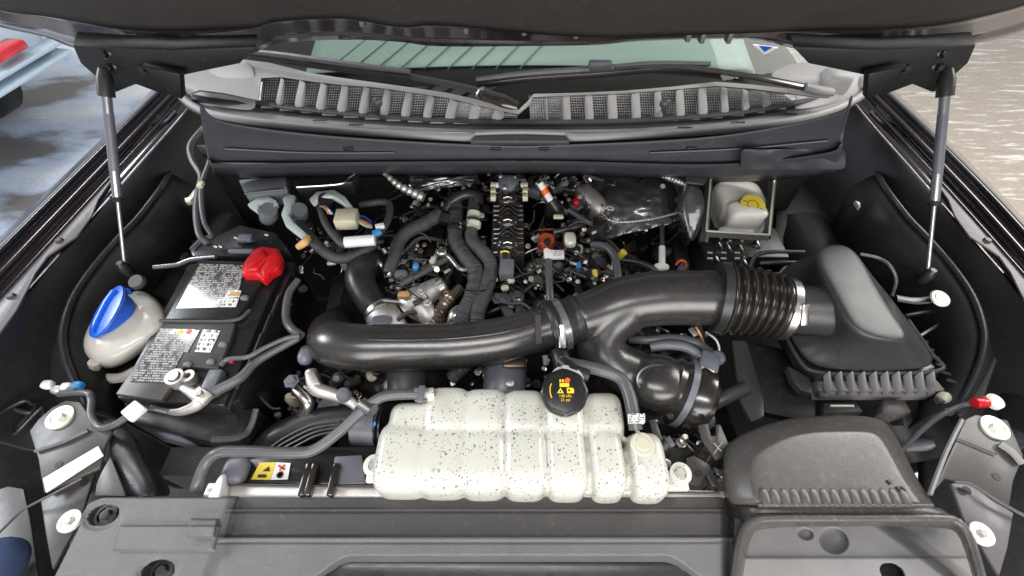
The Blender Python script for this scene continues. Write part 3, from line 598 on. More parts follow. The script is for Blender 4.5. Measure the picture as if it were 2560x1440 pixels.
MB().prism(pts([(712, 650), (740, 655), (600, 1000), (570, 1015)], -.035), .20).build('side_wall', M['black'], tray, bevel=.003)
MB().prism(pts([(300, 1000), (560, 1015), (650, 1020), (600, 1100), (540, 1110), (330, 1060)], -.06), .1).build('front_wall', M['black'], tray, bevel=.008)
for k in range(7):
    x0 = 690 - k * 22; y0 = 690 + k * 48
    MB().tube([P(x0 + 30, y0, -.02), P(x0 + 12, y0 + 46, -.02)], .003, 6, 2, smooth=False).build('rib', M['gloss'], tray)
MB().tube([P(640, 1022, -.05), P(625, 1070, -.06), P(600, 1092, -.06), P(530, 1098, -.06)], .006, 8, 6, flat=.5).build('front_bracket', M['plate'], tray)
# behind the battery: fuse box and module
fb = thing('fuse_box', 'black fuse box behind the red battery cover', 'fuse box', P(600, 600, -.1))
MB().prism(pts([(470, 620), (600, 560), (690, 580), (720, 620), (600, 640), (480, 640)], -.01), .12).build('case', M['black'], fb, bevel=.006)
MB().box(P(613, 596, .002), (.032, .018, .012)).build('pale_clip', M['slate'], fb, bevel=.003)
MB().box(P(603, 628, .002), (.055, .008, .01)).build('pale_bar', M['slate'], fb, bevel=.002)
for x, y in ((590, 595), (540, 617), (553, 617), (668, 588)): MB().sup(P(x, y, .0), (.005, .004, .004), .8, 10, 8).build('stud', M['steel'], fb)
pcm = thing('control_module', 'dark control module under the cowl with three lever connectors', 'control module', P(740, 470, .0))
MB().prism(pts([(595, 448), (715, 440), (715, 468), (612, 484)], .045), .05).build('housing', M['slate'], pcm, bevel=.004)
MB().prism(pts([(715, 440), (900, 432), (880, 455), (740, 470)], .04), .05).build('housing', M['black'], pcm, bevel=.004)
MB().tube([P(612, 484, .045), P(710, 474, .045)], .003, 6, 2).build('edge_rail', M['plate'], pcm)
MB().tube([P(742, 468, .042), P(850, 460, .042), P(870, 446, .042), P(892, 432, .042)], .0025, 6, 6).build('edge_rail', M['steel'], pcm)
def lever_conn(label, box, lever, m='mint', bm_='slate'):
    t = thing('lever_connector', label, 'connector', P(*box[0]), 'lever connectors of the control module')
    (x, y, h), sz = box
    MB().tube([P(x, y - 12, h + .02), P(x, y, h), P(x - 3, y + 12, h - .02)], [.018, .022, .018], 14, 4, smooth=False).build('connector_body', M[bm_], t)
    MB().prism([P(*q) for q in lever], .014).build('lever', M[m], t, bevel=.003)
    return t
lever_conn('left lever connector with a hooked pale green lever', ((672, 535, .01), 0), [(617, 510, .03), (645, 492, .03), (672, 489, .03), (690, 500, .03), (694, 508, .03), (683, 518, .03), (672, 508, .03), (648, 510, .03), (642, 528, .03)])
lever_conn('middle lever connector with a long angled pale green lever', ((748, 535, .01), 0), [(705, 495, .035), (722, 484, .035), (738, 488, .035), (735, 510, .035), (722, 535, .035), (735, 555, .035), (775, 590, .03), (762, 600, .03), (712, 560, .035), (702, 535, .035), (710, 512, .035)])
lever_conn('right lever connector with an arched pale green lever', ((815, 510, .01), 0), [(772, 497, .035), (790, 478, .035), (835, 473, .035), (862, 490, .035), (885, 520, .03), (872, 525, .03), (850, 502, .035), (828, 490, .035), (798, 494, .035), (782, 508, .035)], bm_='black')
amb = MB().tube([P(770, 592, .03), P(762, 606, .03), P(745, 618, .02)], [.006, .009, .007], 10, 4).build('amber_clip', M['amber']); tag(amb, 'amber plastic clip hanging off the middle lever connector', 'clip')
# ================================================================ washer reservoir
wr = thing('washer_reservoir', 'milky washer fluid bottle beside the battery', 'washer bottle', P(300, 830, -.2))
def ring(l, h): return [P(x, y, h) for x, y in l]
rA = [(318, 742), (345, 718), (378, 740), (415, 790), (395, 815), (352, 838), (300, 858), (262, 872), (215, 852), (205, 832), (240, 790), (280, 760)]
rB = [(312, 735), (350, 722), (395, 745), (432, 800), (420, 830), (372, 870), (325, 905), (280, 925), (232, 918), (198, 890), (200, 830), (250, 770)]
MB().rings([ring(rA, .0), ring(rB, -.03), ring(rB, -.10), ring([(x * .98 + 5, y) for x, y in rB], -.2)]).build('bottle', M['milky'], wr, sub=2)
MB().tube([P(235, 905, -.03), P(245, 940, -.07), P(300, 945, -.07), P(345, 925, -.05)], .010, 8, 6).build('lower_flange', M['milky'], wr)
c0 = P(268, 778, .018); axd = Vector((-.34, -.22, .91)).normalized(); a_ = (P(320, 728, .018) - P(205, 832, .018)).normalized()
A2 = (a_ - axd * a_.dot(axd)).normalized(); B2 = axd.cross(A2)
def ell(ra, rb, z, n=28): return [c0 + A2 * math.cos(2 * math.pi * i / n) * ra + B2 * math.sin(2 * math.pi * i / n) * rb + axd * z for i in range(n)]
cp = MB().rings([ell(.036, .024, -.03), ell(.046, .028, -.008), ell(.055, .033, -.002), ell(.054, .032, .002), ell(.030, .018, .004)]).build('cap', M['blue'], wr)
MB().rings([[c0 + A2 * (a - .002) + B2 * b_ + axd * z for a, b_ in ((-.045, -.005), (-.02, .010), (.02, .014), (.045, .006), (.045, -.004), (.02, .002), (-.02, -.002))] for z in (.001, .011)]).build('grip_fin', M['blue'], cp, bevel=.003)
MB().tube([P(300, 735, .03), P(318, 724, .028), P(328, 735, .02)], .006, 8, 5, flat=.6).build('tether', M['blue'], cp)
rc = MB().lathe(P(343, 705, .005), (0, -.3, .9), [(0, .006), (.014, .006), (.016, .003), (.016, -.004), (0, -.004)], 24).build('push_clip', M['plate']); tag(rc, 'round grey push clip behind the washer bottle', 'clip')
# ================================================================ brake fluid reservoir in its frame
bf = thing('reservoir_frame', 'grey steel frame around the brake fluid reservoir', 'bracket', P(1840, 520, .0))
fr_ = [(1772, 425), (1935, 408), (1915, 600), (1757, 583)]
FR = [P(1775, 428, .03), P(1935, 412, .03), P(1918, 595, .0), P(1762, 585, .0)]
for i in (1, 2, 3):
    a, b = FR[i], FR[(i + 1) % 4]; MB().tube([a, b], .009, 4, 1, smooth=False).build('rail', M['plate'], bf)
for i in (1, 2, 3):
    a, b = FR[i], FR[(i + 1) % 4]; n = Vector((0, 0, .010)); MB().tube([a + n, b + n], .0025, 6, 1, smooth=False).build('rail_edge', M['zinc'], bf)
MB().prism(pts([(1712, 420), (1762, 415), (1772, 440), (1760, 460), (1715, 455)], .05), .006).build('ear', M['plate'], bf, bevel=.002)
MB().tube([P(1762, 585, .0), P(1758, 608, -.01)], .011, 10, 2).build('foot', M['plate'], bf)
br = thing('brake_fluid_reservoir', 'cream brake fluid tank inside the grey frame', 'fluid reservoir', P(1840, 530, -.1))
MB().sup(P(1842, 520, -.035), (.058, .062, .045), .35).sup(P(1855, 555, -.03), (.048, .03, .05), .4).build('tank', M['brake'], br, remesh=.0032, sm=3)
MB().sup(P(1838, 578, -.035), (.042, .010, .01), .5).build('tank_seam', M['brake'], br)
axc = (Vector((-.05, -.25, 1))).normalized(); pc = P(1872, 525, .0)
MB().lathe(pc - axc * .004, axc, [(.028, -.01), (.031, .0), (.031, .022), (.029, .024), (0, .024)], 36).build('cap_skirt', M['ink'], br)
MB().lathe(pc, axc, [(0, .0225), (.0285, .0225), (.0285, .020)], 36).build('cap_top', M['yellow'], br)
ca_ = axc.cross(Vector((0, 1, 0))).normalized(); cb_ = axc.cross(ca_)
MB().tube([pc + axc * .0228 + (ca_ * math.cos(a) + cb_ * math.sin(a)) * .0125 for a in fr(0, 6.283, 20)], .0007, 4, 1, smooth=False).build('cap_print', M['ink'], br)
for a in (-.6, 2.5): MB().tube([pc + axc * .0228 + (ca_ * math.cos(a) + cb_ * math.sin(a)) * r for r in (.016, .026)], .0009, 4, 1, smooth=False).build('cap_print', M['ink'], br)
ab = thing('brake_valve_block', 'brown valve block with brake line fittings below the reservoir frame', 'valve block', P(1830, 620, -.1))
MB().box(P(1838, 632, -.09), (.20, .10, .08)).build('block', M['brown'], ab, bevel=.006)
for x, y in ((1797, 605), (1820, 612), (1850, 612), (1892, 602), (1790, 640), (1860, 648)):
    MB().lathe(P(x, y, -.045), (0, 0, 1), [(0, .014), (.004, .014), (.006, .008), (.007, 0), (.007, -.02)], 8).build('line_fitting', M['steel'], ab)
    MB().tube([P(x, y, -.04), P(x + 8, y + 18, -.05), P(x + 12, y + 40, -.09)], .0022, 6, 5).build('brake_line', M['steel'], ab)
for y, h in ((632, -.035), (646, -.04)):
    for k in range(3): MB().box(P(1775 + k * 34, y, h), (.012, .004, .003)).build('printed_mark', M['zinc'], ab)
tube_thing('coolant_line', 'upper metal line bending towards the air filter box', 'pipe', [(1875, 665, -.05), (1890, 640, -.03), (1925, 630, -.02), (2010, 630, -.02)], 5, M['plate'])
tube_thing('coolant_line', 'lower metal line just behind the bellows hose', 'pipe', [(1900, 658, -.04), (1950, 656, -.03), (2000, 656, -.03)], 5, M['plate'])
tube_thing('loom', 'thin black cable arching behind the air filter box', 'cable', [(2150, 635, .0), (2195, 645, .0), (2225, 665, .0), (2240, 700, -.02), (2230, 740, -.04)], 4, M['rubberg'], n=8)
bag = thing('heat_sleeve', 'crumpled grey foil sleeve hanging left of the reservoir frame', 'heat sleeve', P(1720, 540, -.02))
MB().rings([[P(1728 + 38 * math.cos(a) * s_ + 4 * math.sin(3 * a), y, h + .022 * math.sin(a)) for a in fr(0, 5.5, 10)] for y, h, s_ in ((455, .03, .5), (500, .02, 1), (540, .0, .95), (580, -.02, .5), (605, -.03, .2))]).build('sleeve', M['foil'], bag, sub=1)
decal('foil_tag', M['paper'], bag, pts([(1722, 535), (1742, 533), (1738, 575), (1724, 562)], .045))
# ================================================================ air filter box
ab2 = thing('air_filter_box', 'big charcoal air filter box at the right of the bay', 'air filter box', P(2150, 800, -.2))
bo = [(1925, 700), (1975, 650), (2060, 640), (2140, 650), (2210, 720), (2270, 800), (2325, 880), (2352, 925), (2200, 932), (2045, 930), (1995, 895), (1945, 800)]
mo = [(1985, 690), (2020, 640), (2070, 622), (2140, 640), (2200, 715), (2255, 790), (2310, 870), (2335, 912), (2200, 918), (2070, 912), (2035, 860), (2000, 780)]
to = [(2045, 660), (2040, 625), (2075, 609), (2118, 610), (2150, 640), (2178, 700), (2240, 800), (2275, 848), (2210, 850), (2140, 826), (2112, 780), (2078, 715)]
MB().rings([ring(bo, -.03), ring(bo, -.02), ring([((a[0] * 2 + b[0]) / 3, (a[1] * 2 + b[1]) / 3) for a, b in zip(mo, to)], .022), ring([((a[0] + 4 * b[0]) / 5, (a[1] + 4 * b[1]) / 5) for a, b in zip(mo, to)], .10), ring([((a[0] + 14 * b[0]) / 15, (a[1] + 14 * b[1]) / 15) for a, b in zip(mo, to)], .109), ring([(x * .985 + 32, y * .985 + 11) for x, y in to], .113), ring([(x * .6 + 860, y * .6 + 292) for x, y in to], .115)]).build('lid', M['box'], ab2, sub=2)
MB().tube([P(1950, 770, .040), P(2020, 774, .052), P(2075, 777, .060), P(2125, 780, .060)], [.046, .046, .047, .052], 28, 6).build('neck', M['box'], ab2)
MB().rings([ring([(x - 6, y + 8) for x, y in bo], -.032), ring([(x - 10, y + 22) for x, y in bo], -.05), ring([(x - 14, y + 25) for x, y in bo], -.2)]).build('base', M['black'], ab2)
MB().tube([P(x, y, -.026) for x, y in bo[5:12]], .004, 8, 6).build('rim_bead', M['box'], ab2)
MB().prism(pts([(2040, 945), (2385, 950), (2395, 985), (2050, 985)], -.07), .03).build('ledge', M['grey'], ab2, bevel=.002)
MB().prism(pts([(1970, 915), (1992, 925), (2025, 945), (2032, 985), (2005, 975), (1985, 950)], -.05), .02).build('corner_gusset', M['box'], ab2, bevel=.002)
for k in range(10):
    x = 2072 + k * 29
    MB().prism([P(x, 928, -.012), P(x + 4, 928, -.012), P(x + 10, 976, -.05), P(x + 6, 978, -.05)], .02).build('rib', M['grey'], ab2, bevel=.0006)
    MB().prism([P(x + 6, 950, -.052), P(x + 8, 950, -.052), P(x + 30, 976, -.058), P(x + 8, 977, -.058)], .006).build('rib_web', M['grey'], ab2)
for k in range(6):
    MB().tube([P(2300 + k * 14, 850 + k * 20, -.02), P(2318 + k * 14, 856 + k * 20, -.03)], .003, 6, 1, smooth=False).build('side_rib', M['box'], ab2)
for x, y in ((2055, 987), (2350, 1000), (2385, 990), (2370, 1030)): MB().box(P(x, y, -.06), (.014, .012, .012)).build('clip', M['plate'], ab2, bevel=.002)
MB().sup(P(2360, 995, -.06), (.012, .012, .012), .9, 12, 8).build('yellow_dab', M['beige'], ab2)
MB().lathe(P(2350, 746, .0), (0, -.2, 1), [(0, .004), (.010, .004), (.012, .002), (.017, .003), (.019, .0), (.017, -.004)], 30).build('push_pin', M['zinc'], ab2)
MB().tube([P(2240, 745, -.02), P(2290, 752, -.02), P(2345, 746, -.01)], .009, 8, 6, flat=.5).build('mount_arm', M['black'], ab2)
for a, b in (((2262, 790), (2370, 770)), ((2300, 840), (2380, 790))): MB().tube([P(*a, -.05), P(*b, -.05)], .004, 6, 1, smooth=False).build('mount_rib', M['black'], ab2)
tube_thing('fender_pipe', 'fat glossy black liner pipe curving along the right inner fender', 'liner pipe', [(2330, 620, -.16), (2400, 690, -.14), (2430, 800, -.14), (2430, 900, -.15), (2380, 990, -.18)], 75, M['brown'], seg=20, flat=.7)
rw = thing('wheel_liner', 'dark plastic liner around the right wheel arch', 'liner', P(2480, 800, -.1))
MB().sheet([[P(*q) for q in r] for r in ([(2440, 700, -.06), (2500, 820, -.06), (2520, 950, -.07), (2470, 1060, -.09)], [(2490, 690, -.03), (2570, 820, -.03), (2590, 960, -.04), (2540, 1080, -.06)], [(2540, 650, .0), (2650, 800, .0), (2700, 960, .0), (2640, 1120, -.02)])]).build('liner_panel', M['brown'], rw, solid=.003, sub=2)
MB().tube([P(2500, 870, -.05), P(2470, 920, -.055), P(2440, 1000, -.07)], [.003, .008, .009], 8, 6).build('light_seam', M['plate'], rw)
bolt(rw, P(2505, 768, -.02), .016, m='plate', hexa=False)
bolt(rw, P(2480, 742, -.02), .005, m='steel')
# ================================================================ intake: left pipe, coupler, Y duct, bellows
lp = thing('intake_pipe', 'long glossy black intake pipe crossing the engine from left', 'intake pipe', P(1050, 865, 0))
MB().tube([P(880, 800, -.17), P(850, 815, -.12), P(828, 835, -.06), (P(835, 858, -.012)), P(900, 868, .0), P(1000, 868, .0), P(1130, 865, .0), P(1250, 850, .002), P(1340, 825, .006), P(1400, 808, .01)], [.044, .044, .045, .045, .044, .044, .044, .043, .042, .042], 36, 10).build('pipe', M['pipe'], lp)
MB().tube([P(850, 830, .036), P(900, 846, .043), P(1000, 850, .044), P(1130, 846, .044), P(1250, 832, .045), P(1340, 808, .047)], .0013, 6, 8).build('mould_seam', M['pipe'], lp)
decal('stripe_sticker', M['plate'], lp, [P(1338, 790, .046), P(1352, 788, .047), P(1355, 860, .040), P(1340, 862, .040)], lift=.004)
cpz = thing('coupler', 'ribbed black rubber coupler with metal band on the intake pipe', 'hose coupler', P(1400, 808, .01))
CA, CB = P(1368, 822, .010), P(1450, 795, .014)
def cprof(t, L): return 1 + .10 * (math.exp(-((t - .12) / .07) ** 2) + math.exp(-((t - .88) / .08) ** 2)) + .07 * math.exp(-((t - .45) / .3) ** 2)
MB().tube([CA.lerp(CB, k) for k in fr(0, 1, 24)], .0445, 36, 1, cprof, smooth=False).build('sleeve', M['rubber'], cpz)
def band(a, b, r, name, m, parent, w=.011, arc=None):
    d = (b - a).normalized(); MB().lathe(a, d, [(r, 0), (r + .0015, 0), (r + .0015, w), (r, w)], 40).build(name, m, parent)
dd = (CB - CA).normalized()
band(CA.lerp(CB, .30), CB, .0505, 'clamp_band', M['chrome'], cpz, .012)
MB().box(CA.lerp(CB, .38) + Vector((.0, -.040, .024)), (.015, .045, .012), Matrix.Rotation(.62, 3, 'X')).build('worm_screw', M['steel'], cpz, bevel=.003)
MB().box(CA + Vector((-.004, .030, .035)), (.02, .018, .014)).build('clamp_lug', M['rubber'], cpz, bevel=.003)
yd = thing('y_duct', 'glossy black Y-shaped duct branching to the lower turbo elbow', 'intake duct', P(1600, 800, 0))
hy = .028
mb = MB().tube([P(1438, 800, .016), P(1500, 778, .020), P(1560, 758, .026), P(1640, 746, .030), P(1720, 744, .032), P(1810, 745, .034)], [.044, .047, .052, .055, .054, .054], 30, 8)
mb.tube([P(1560, 775, .018), P(1520, 815, .0), P(1505, 860, -.02), P(1530, 905, -.045), P(1590, 935, -.07), P(1650, 955, -.09)], [.050, .046, .042, .044, .050, .055], 30, 8)
mb.tube([P(1460, 810, .0), P(1490, 870, -.03), P(1520, 920, -.06)], [.03, .04, .03], 20, 6)
mb.sup(P(1645, 955, -.055), (.060, .056, .046), .9, 40, 24)
mb.build('duct', M['pipe'], yd, remesh=.0042, sm=9)
el = thing('turbo_elbow', 'ringed black turbo cuff closing the lower end of the Y-shaped duct', 'turbo elbow', P(1650, 960, -.1))
d_ = Vector((.75, -.30, -.1)).normalized(); c_ = P(1660, 962, -.075)
MB().lathe(c_, d_, [(.060, 0), (.066, .010), (.063, .022), (.068, .030), (.064, .040), (.070, .050), (.069, .075), (.05, .09), (0, .09)], 40).build('cuff', M['gloss'], el)
MB().lathe(c_ + d_ * .030, d_, [(.069, 0), (.0705, 0), (.0705, .012), (.069, .012)], 40).build('band', M['slate'], el)
MB().tube([P(1645 + 55 * math.cos(a), 960 + 40 * math.sin(a) - 8, -.012 - .006 * math.cos(a)) for a in fr(2.6, 6.0, 12)], .004, 8, 3).build('cast_rib', M['pipe'], el)
be = thing('bellows_hose', 'ribbed black rubber bellows hose joining the filter box', 'bellows hose', P(1890, 760, .03))
BA, BM_, BB = P(1792, 743, .036), P(1880, 755, .038), P(1958, 771, .037)
def bprof(t, L):
    base = 1.10 - .16 * t
    return base * (1 + .085 * math.cos(2 * math.pi * 8 * t)) if .05 < t < .92 else base * (1.02 if t < .5 else .98)
MB().tube([BA, BM_, BB], .0615, 40, 60, bprof).build('bellows', M['gloss'], be)
d2 = (BB - BM_).normalized()
band(BB - d2 * .004, BB + d2, .0585, 'clamp_band', M['steel'], be, .013)
MB().box(BB + Vector((.003, -.042, .040)), (.014, .040, .012), Matrix.Rotation(.8, 3, 'X')).build('worm_screw', M['steel'], be, bevel=.003)
MB().lathe(BA, (BM_ - BA), [(.062, -.004), (.070, -.004), (.070, .012), (.062, .012)], 40).build('front_lip', M['rubber'], be)
# ================================================================ coolant reservoir
def speck_mat():
    m = M['tank'] = mat('translucent_tank_plastic', (.60, .595, .535), .2, bump=.02, var=.06, vs=9, sss=.18, coat=.3, rv=.05)
    N = m.node_tree.nodes; L = m.node_tree.links; b = N['Principled BSDF']; tc = N.new('ShaderNodeTexCoord'); src = b.inputs['Base Color'].links[0].from_socket
    def spots(scale, lo, size, mult):
        v = N.new('ShaderNodeTexVoronoi'); v.inputs['Scale'].default_value = scale; L.new(tc.outputs['Object'], v.inputs['Vector'])
        sx = N.new('ShaderNodeSeparateXYZ'); L.new(v.outputs['Color'], sx.inputs[0])
        a = N.new('ShaderNodeMath'); a.operation = 'MULTIPLY'; L.new(sx.outputs[0], a.inputs[0]); a.inputs[1].default_value = size
        a2 = N.new('ShaderNodeMath'); a2.operation = 'SUBTRACT'; L.new(a.outputs[0], a2.inputs[0]); a2.inputs[1].default_value = lo
        c = N.new('ShaderNodeMath'); c.operation = 'LESS_THAN'; L.new(v.outputs['Distance'], c.inputs[0]); L.new(a2.outputs[0], c.inputs[1])
        k = N.new('ShaderNodeMath'); k.operation = 'MULTIPLY'; L.new(c.outputs[0], k.inputs[0]); k.inputs[1].default_value = mult; return k.outputs[0]
    s1 = spots(240, .03, .42, .8); s2 = spots(115, .25, .55, .8)
    mxm = N.new('ShaderNodeMath'); mxm.operation = 'MAXIMUM'; L.new(s1, mxm.inputs[0]); L.new(s2, mxm.inputs[1])
    n = N.new('ShaderNodeTexNoise'); n.inputs['Scale'].default_value = 14; L.new(tc.outputs['Object'], n.inputs['Vector'])
    mr = N.new('ShaderNodeMapRange'); mr.inputs[1].default_value = .37; mr.inputs[2].default_value = .50; L.new(n.outputs['Fac'], mr.inputs[0])
    k = N.new('ShaderNodeMath'); k.operation = 'MULTIPLY'; L.new(mxm.outputs[0], k.inputs[0]); L.new(mr.outputs[0], k.inputs[1])
    mx = N.new('ShaderNodeMix'); mx.data_type = 'RGBA'; L.new(k.outputs[0], mx.inputs[0]); L.new(src, mx.inputs[6]); mx.inputs[7].default_value = (.13, .145, .13, 1)
    L.new(mx.outputs[2], b.inputs['Base Color'])
speck_mat(); M['tankY'] = mat('yellowed_tank_plastic', (.60, .58, .46), .35, bump=.02, var=.06, sss=.2)
cr2 = thing('coolant_reservoir', 'large translucent coolant tank with lobed top in front of the engine', 'coolant reservoir', P(1320, 1100, -.1))
mb = MB(); zt = .045
def lobe(x0, x1, y0, y1, ztop, dz=.06, e=.5):
    zc = ztop - dz; a, b = P(x0, y0, ztop - .02), P(x1, y1, ztop - .02)
    mb.sup(((a.x + b.x) / 2, (a.y + b.y) / 2, zc), (abs(b.x - a.x) / 2, abs(a.y - b.y) / 2, dz), e, 32, 18)
rear = [(977, 1084, 1006), (1066, 1174, 966), (1156, 1274, 970), (1256, 1373, 973), (1357, 1470, 976), (1450, 1570, 980)]
for x0, x1, y0 in rear: lobe(x0, x1, y0, 1102, zt + .003 if y0 < 1000 else zt - .003)
frt = [(950, 1068), (1050, 1171), (1153, 1272), (1256, 1375), (1357, 1479), (1461, 1577), (1559, 1686)]
for i, (x0, x1) in enumerate(frt): lobe(x0, x1, 1050 if i < 6 else 1078, 1232 + i * 2, zt - .001 * (i == 6))
mb.build('tank', M['tank'], cr2, remesh=.0034, sm=3)
MB().tube([P(975, 1215, -.01), P(1100, 1222, -.012), P(1320, 1226, -.012), P(1500, 1230, -.012), P(1660, 1232, -.012)], .004, 8, 4, flat=1.5).build('seam', M['tank'], cr2)
for x, y, s_ in ((938, 1165, -1), (1698, 1185, 1)):
    MB().lathe(P(x, y, .0), (0, -.2, 1), [(.009, 0), (.016, .0), (.017, .008), (.009, .009), (.009, 0)], 24).build('mounting_ear', M['tank'], cr2)
    MB().box(P(x - s_ * 12, y + 18, .0), (.04, .03, .01)).build('ear_web', M['tank'], cr2, bevel=.003)
    bolt(cr2, P(x, y, .006), .009, m='cast')
MB().lathe(P(1607, 1110, zt + .0005), (0, 0, 1), [(0, .002), (.010, .002), (.011, .001), (.017, .0008), (.019, -.001)], 32).build('moulded_disc', M['tankY'], cr2)
MB().lathe(P(1603, 1170, zt + .0005), (0, 0, 1), [(.003, 0), (.004, .002), (.0055, .001), (.0055, -.002)], 20).build('moulded_ring', M['paper'], cr2)
MB().tube([P(1592, 1075, zt - .006), P(1600, 1092, zt)], .0035, 8, 3).build('nipple', M['beige'], cr2)
MB().tube([P(1050, 990, .05), P(1085, 985, .048)], .011, 12, 2).build('nipple', M['tank'], cr2)
cc = P(1412, 978, .085); ax = Vector((0, -.18, 1)).normalized()
e1 = Vector((1, 0, 0)); e2 = ax.cross(e1).normalized()
def oct_(r, z, n=40, k=.0): return [cc + ax * z + (e1 * math.cos(2 * math.pi * i / n) + e2 * math.sin(2 * math.pi * i / n)) * r * (1 + k * math.cos(8 * 2 * math.pi * i / n)) for i in range(n)]
cpk = MB().rings([oct_(.026, -.045), oct_(.030, -.02), oct_(.0365, -.018, k=.012), oct_(.037, -.002, k=.02), oct_(.034, .001)]).build('cap', M['black'], cr2, ang=50, label='black pressure cap with yellow warning symbols')
MB().rings([oct_(.0325, .0005, k=.02), oct_(.0325, .003, k=.02)]).build('cap_face', M['slate'] if 0 else M['black'], cpk, bevel=.0008)
MB().lathe(P(1412, 978, .03), (0, 0, 1), [(.028, 0), (.028, .04)], 30).build('neck', M['tank'], cpk)
eu = (math.atan2(.18, 1), 0, 0)
def onc(u, v): return cc + ax * .0034 + e1 * u - e2 * (-v)
def cprint(q): return MB().prism([onc(u, v) for u, v in q], ax * -.0006).build('symbol', M['gold'], cpk, smooth=False)
sgn_ = 1 if (onc(0, .01) - onc(0, 0)).y > 0 else -1
def F_(q): return [(u, v * sgn_) for u, v in q]
cprint(F_([(-.008, .006), (.007, .006), (.007, .012), (-.008, .012)]))
cprint(F_([(-.008, .0135), (-.0055, .0135), (-.0055, .018), (-.008, .018)]))
cprint(F_([(-.004, .0135), (-.001, .0135), (-.001, .018), (-.004, .018)]))
MB().prism([onc(u, v) for u, v in F_([(.0005, .013), (.0075, .013), (.0095, .019), (.0045, .021), (.0005, .018)])], ax * -.0006).build('symbol', M['orange'], cpk)
cprint(F_([(-.0125, -.004), (-.002, -.004), (-.007, .0045)]))
MB().prism([onc(u, v) + ax * .0003 for u, v in F_([(-.0085, -.0025), (-.0058, -.0025), (-.0072, .001)])], ax * -.0004).build('symbol', M['ink'], cpk)
cprint(F_([(.003, -.004), (.014, -.004), (.014, .002), (.012, .0045), (.003, .0045)]))
MB().prism([onc(u, v) + ax * .0003 for u, v in F_([(.005, -.001), (.008, -.001), (.008, .002), (.005, .002)])], ax * -.0004).build('symbol', M['ink'], cpk)
text('140 kPa', 'cap_text', M['gold'], cpk, onc(0, sgn_ * -.0085), .0062, up=eu)
text('21 psi', 'cap_text', M['gold'], cpk, onc(0, sgn_ * -.0145), .0062, up=eu)
MB().tube([onc(-.0205 - .003 * math.cos(a * 1.2), sgn_ * .012 * math.sin(a)) for a in fr(-1.2, 1.2, 9)], .0009, 5, 1, smooth=False).build('arc_text', M['gold'], cpk)
# hoses on the reservoir
tube_thing('overflow_hose', 'grey hose running from the coolant tank down to the radiator corner', 'hose', [(1085, 985, .05), (1000, 986, .05), (950, 995, .048), (900, 1032, .04), (850, 1078, .03), (790, 1122, .02), (740, 1132, .02), (600, 1128, .02), (545, 1132, .02), (515, 1158, .01), (497, 1200, .0), (490, 1222, -.01)], 13.5, M['rubberg'], seg=14, n=8)
o = MB().tube([P(905, 1010, .043), P(932, 1028, .045)], .0115, 14, 1, smooth=False).build('hose_clamp', M['steel']); tag(o, 'small shiny clamp on the grey overflow hose', 'hose clamp')
o = MB().box(P(1053, 985, .068), (.010, .028, .006)).box(P(1053, 975, .066), (.022, .006, .006)).box(P(1053, 1000, .062), (.02, .005, .006)).build('spring_clip', M['slate'], bevel=.001); tag(o, 'pale grey spring clip where the overflow hose joins the tank', 'clip')
tube_thing('vent_hose', 'black hose passing behind the coolant cap to the small tank lobe', 'hose', [(1400, 905, .03), (1440, 912, .05), (1500, 925, .06), (1550, 945, .06), (1572, 985, .058), (1582, 1030, .054), (1590, 1075, .045)], 15, M['rubberg'], seg=14, n=8)
tube_thing('vent_hose', 'ribbed black hose section tucked behind the coolant cap', 'hose', [(1405, 905, .055), (1430, 925, .06), (1470, 940, .055)], 16, M['rubber'], seg=14, rf=ribs(7, .05))
tg = thing('hose_tag', 'white printed tag wrapped on the black vent hose', 'tag', P(1592, 1047, .06))
MB().tube([P(1588, 1036, .054), P(1590, 1060, .05)], .0125, 14, 1, smooth=False).build('wrap', M['paper'], tg)
decal('tag_print', M['print2'], tg, pts([(1568, 1036), (1612, 1034), (1612, 1058), (1572, 1060)], .066), lift=.0015)
# ================================================================ radiator: top plate, warning label
rad = thing('radiator', 'radiator top tank with a dark shroud behind the front cover', 'radiator', P(1100, 1200, -.1))
MB().prism(pts([(600, 1150), (640, 1142), (930, 1128), (960, 1215), (560, 1207)], -.03), .05).build('shroud_top', M['black'], rad, bevel=.004)
MB().prism(pts([(520, 1206), (1815, 1226), (1815, 1246), (505, 1240)], -.022), .03).build('top_rail', M['cast'], rad, bevel=.003)
MB().prism(pts([(560, 1209), (1800, 1229), (1800, 1233), (560, 1213)], -.018), .006).build('rail_groove', M['plate'], rad)
MB().box((.0, .26, -.3), (1.25, .05, .42)).build('core', M['dark'], rad)
MB().prism(pts([(545, 1190), (560, 1180), (548, 1245), (515, 1245)], .0), .03).build('end_lug', M['white'], rad, bevel=.004)
for x in (765, 780, 835):
    MB().box(P(x, 1200, -.018), (.010, .05, .014)).build('retaining_clip', M['gloss'], rad, bevel=.002)
MB().prism(pts([(835, 1140), (905, 1136), (915, 1210), (830, 1212)], -.024), .01).build('shroud_boss', M['slate'], rad, bevel=.003)
MB().sup(P(590, 1178, -.022), (.02, .022, .012), .6).build('shroud_bump', M['slate'], rad)
decal('warning_label', M['yellow'], rad, pts([(650, 1157), (690, 1156), (676, 1200), (628, 1199)], -.0285), label='yellow half of the warning label')
decal('warning_label', M['paper'], rad, pts([(691, 1156), (727, 1158), (720, 1199), (677, 1200)], -.0285), label='white half of the warning label')
MB().prism(pts([(656, 1178), (672, 1166), (674, 1178)], -.0262), .0003).build('label_symbol', M['ink'], rad)
MB().prism(pts([(645, 1186), (666, 1186), (664, 1194), (643, 1194)], -.0262), .0003).build('label_symbol', M['ink'], rad)
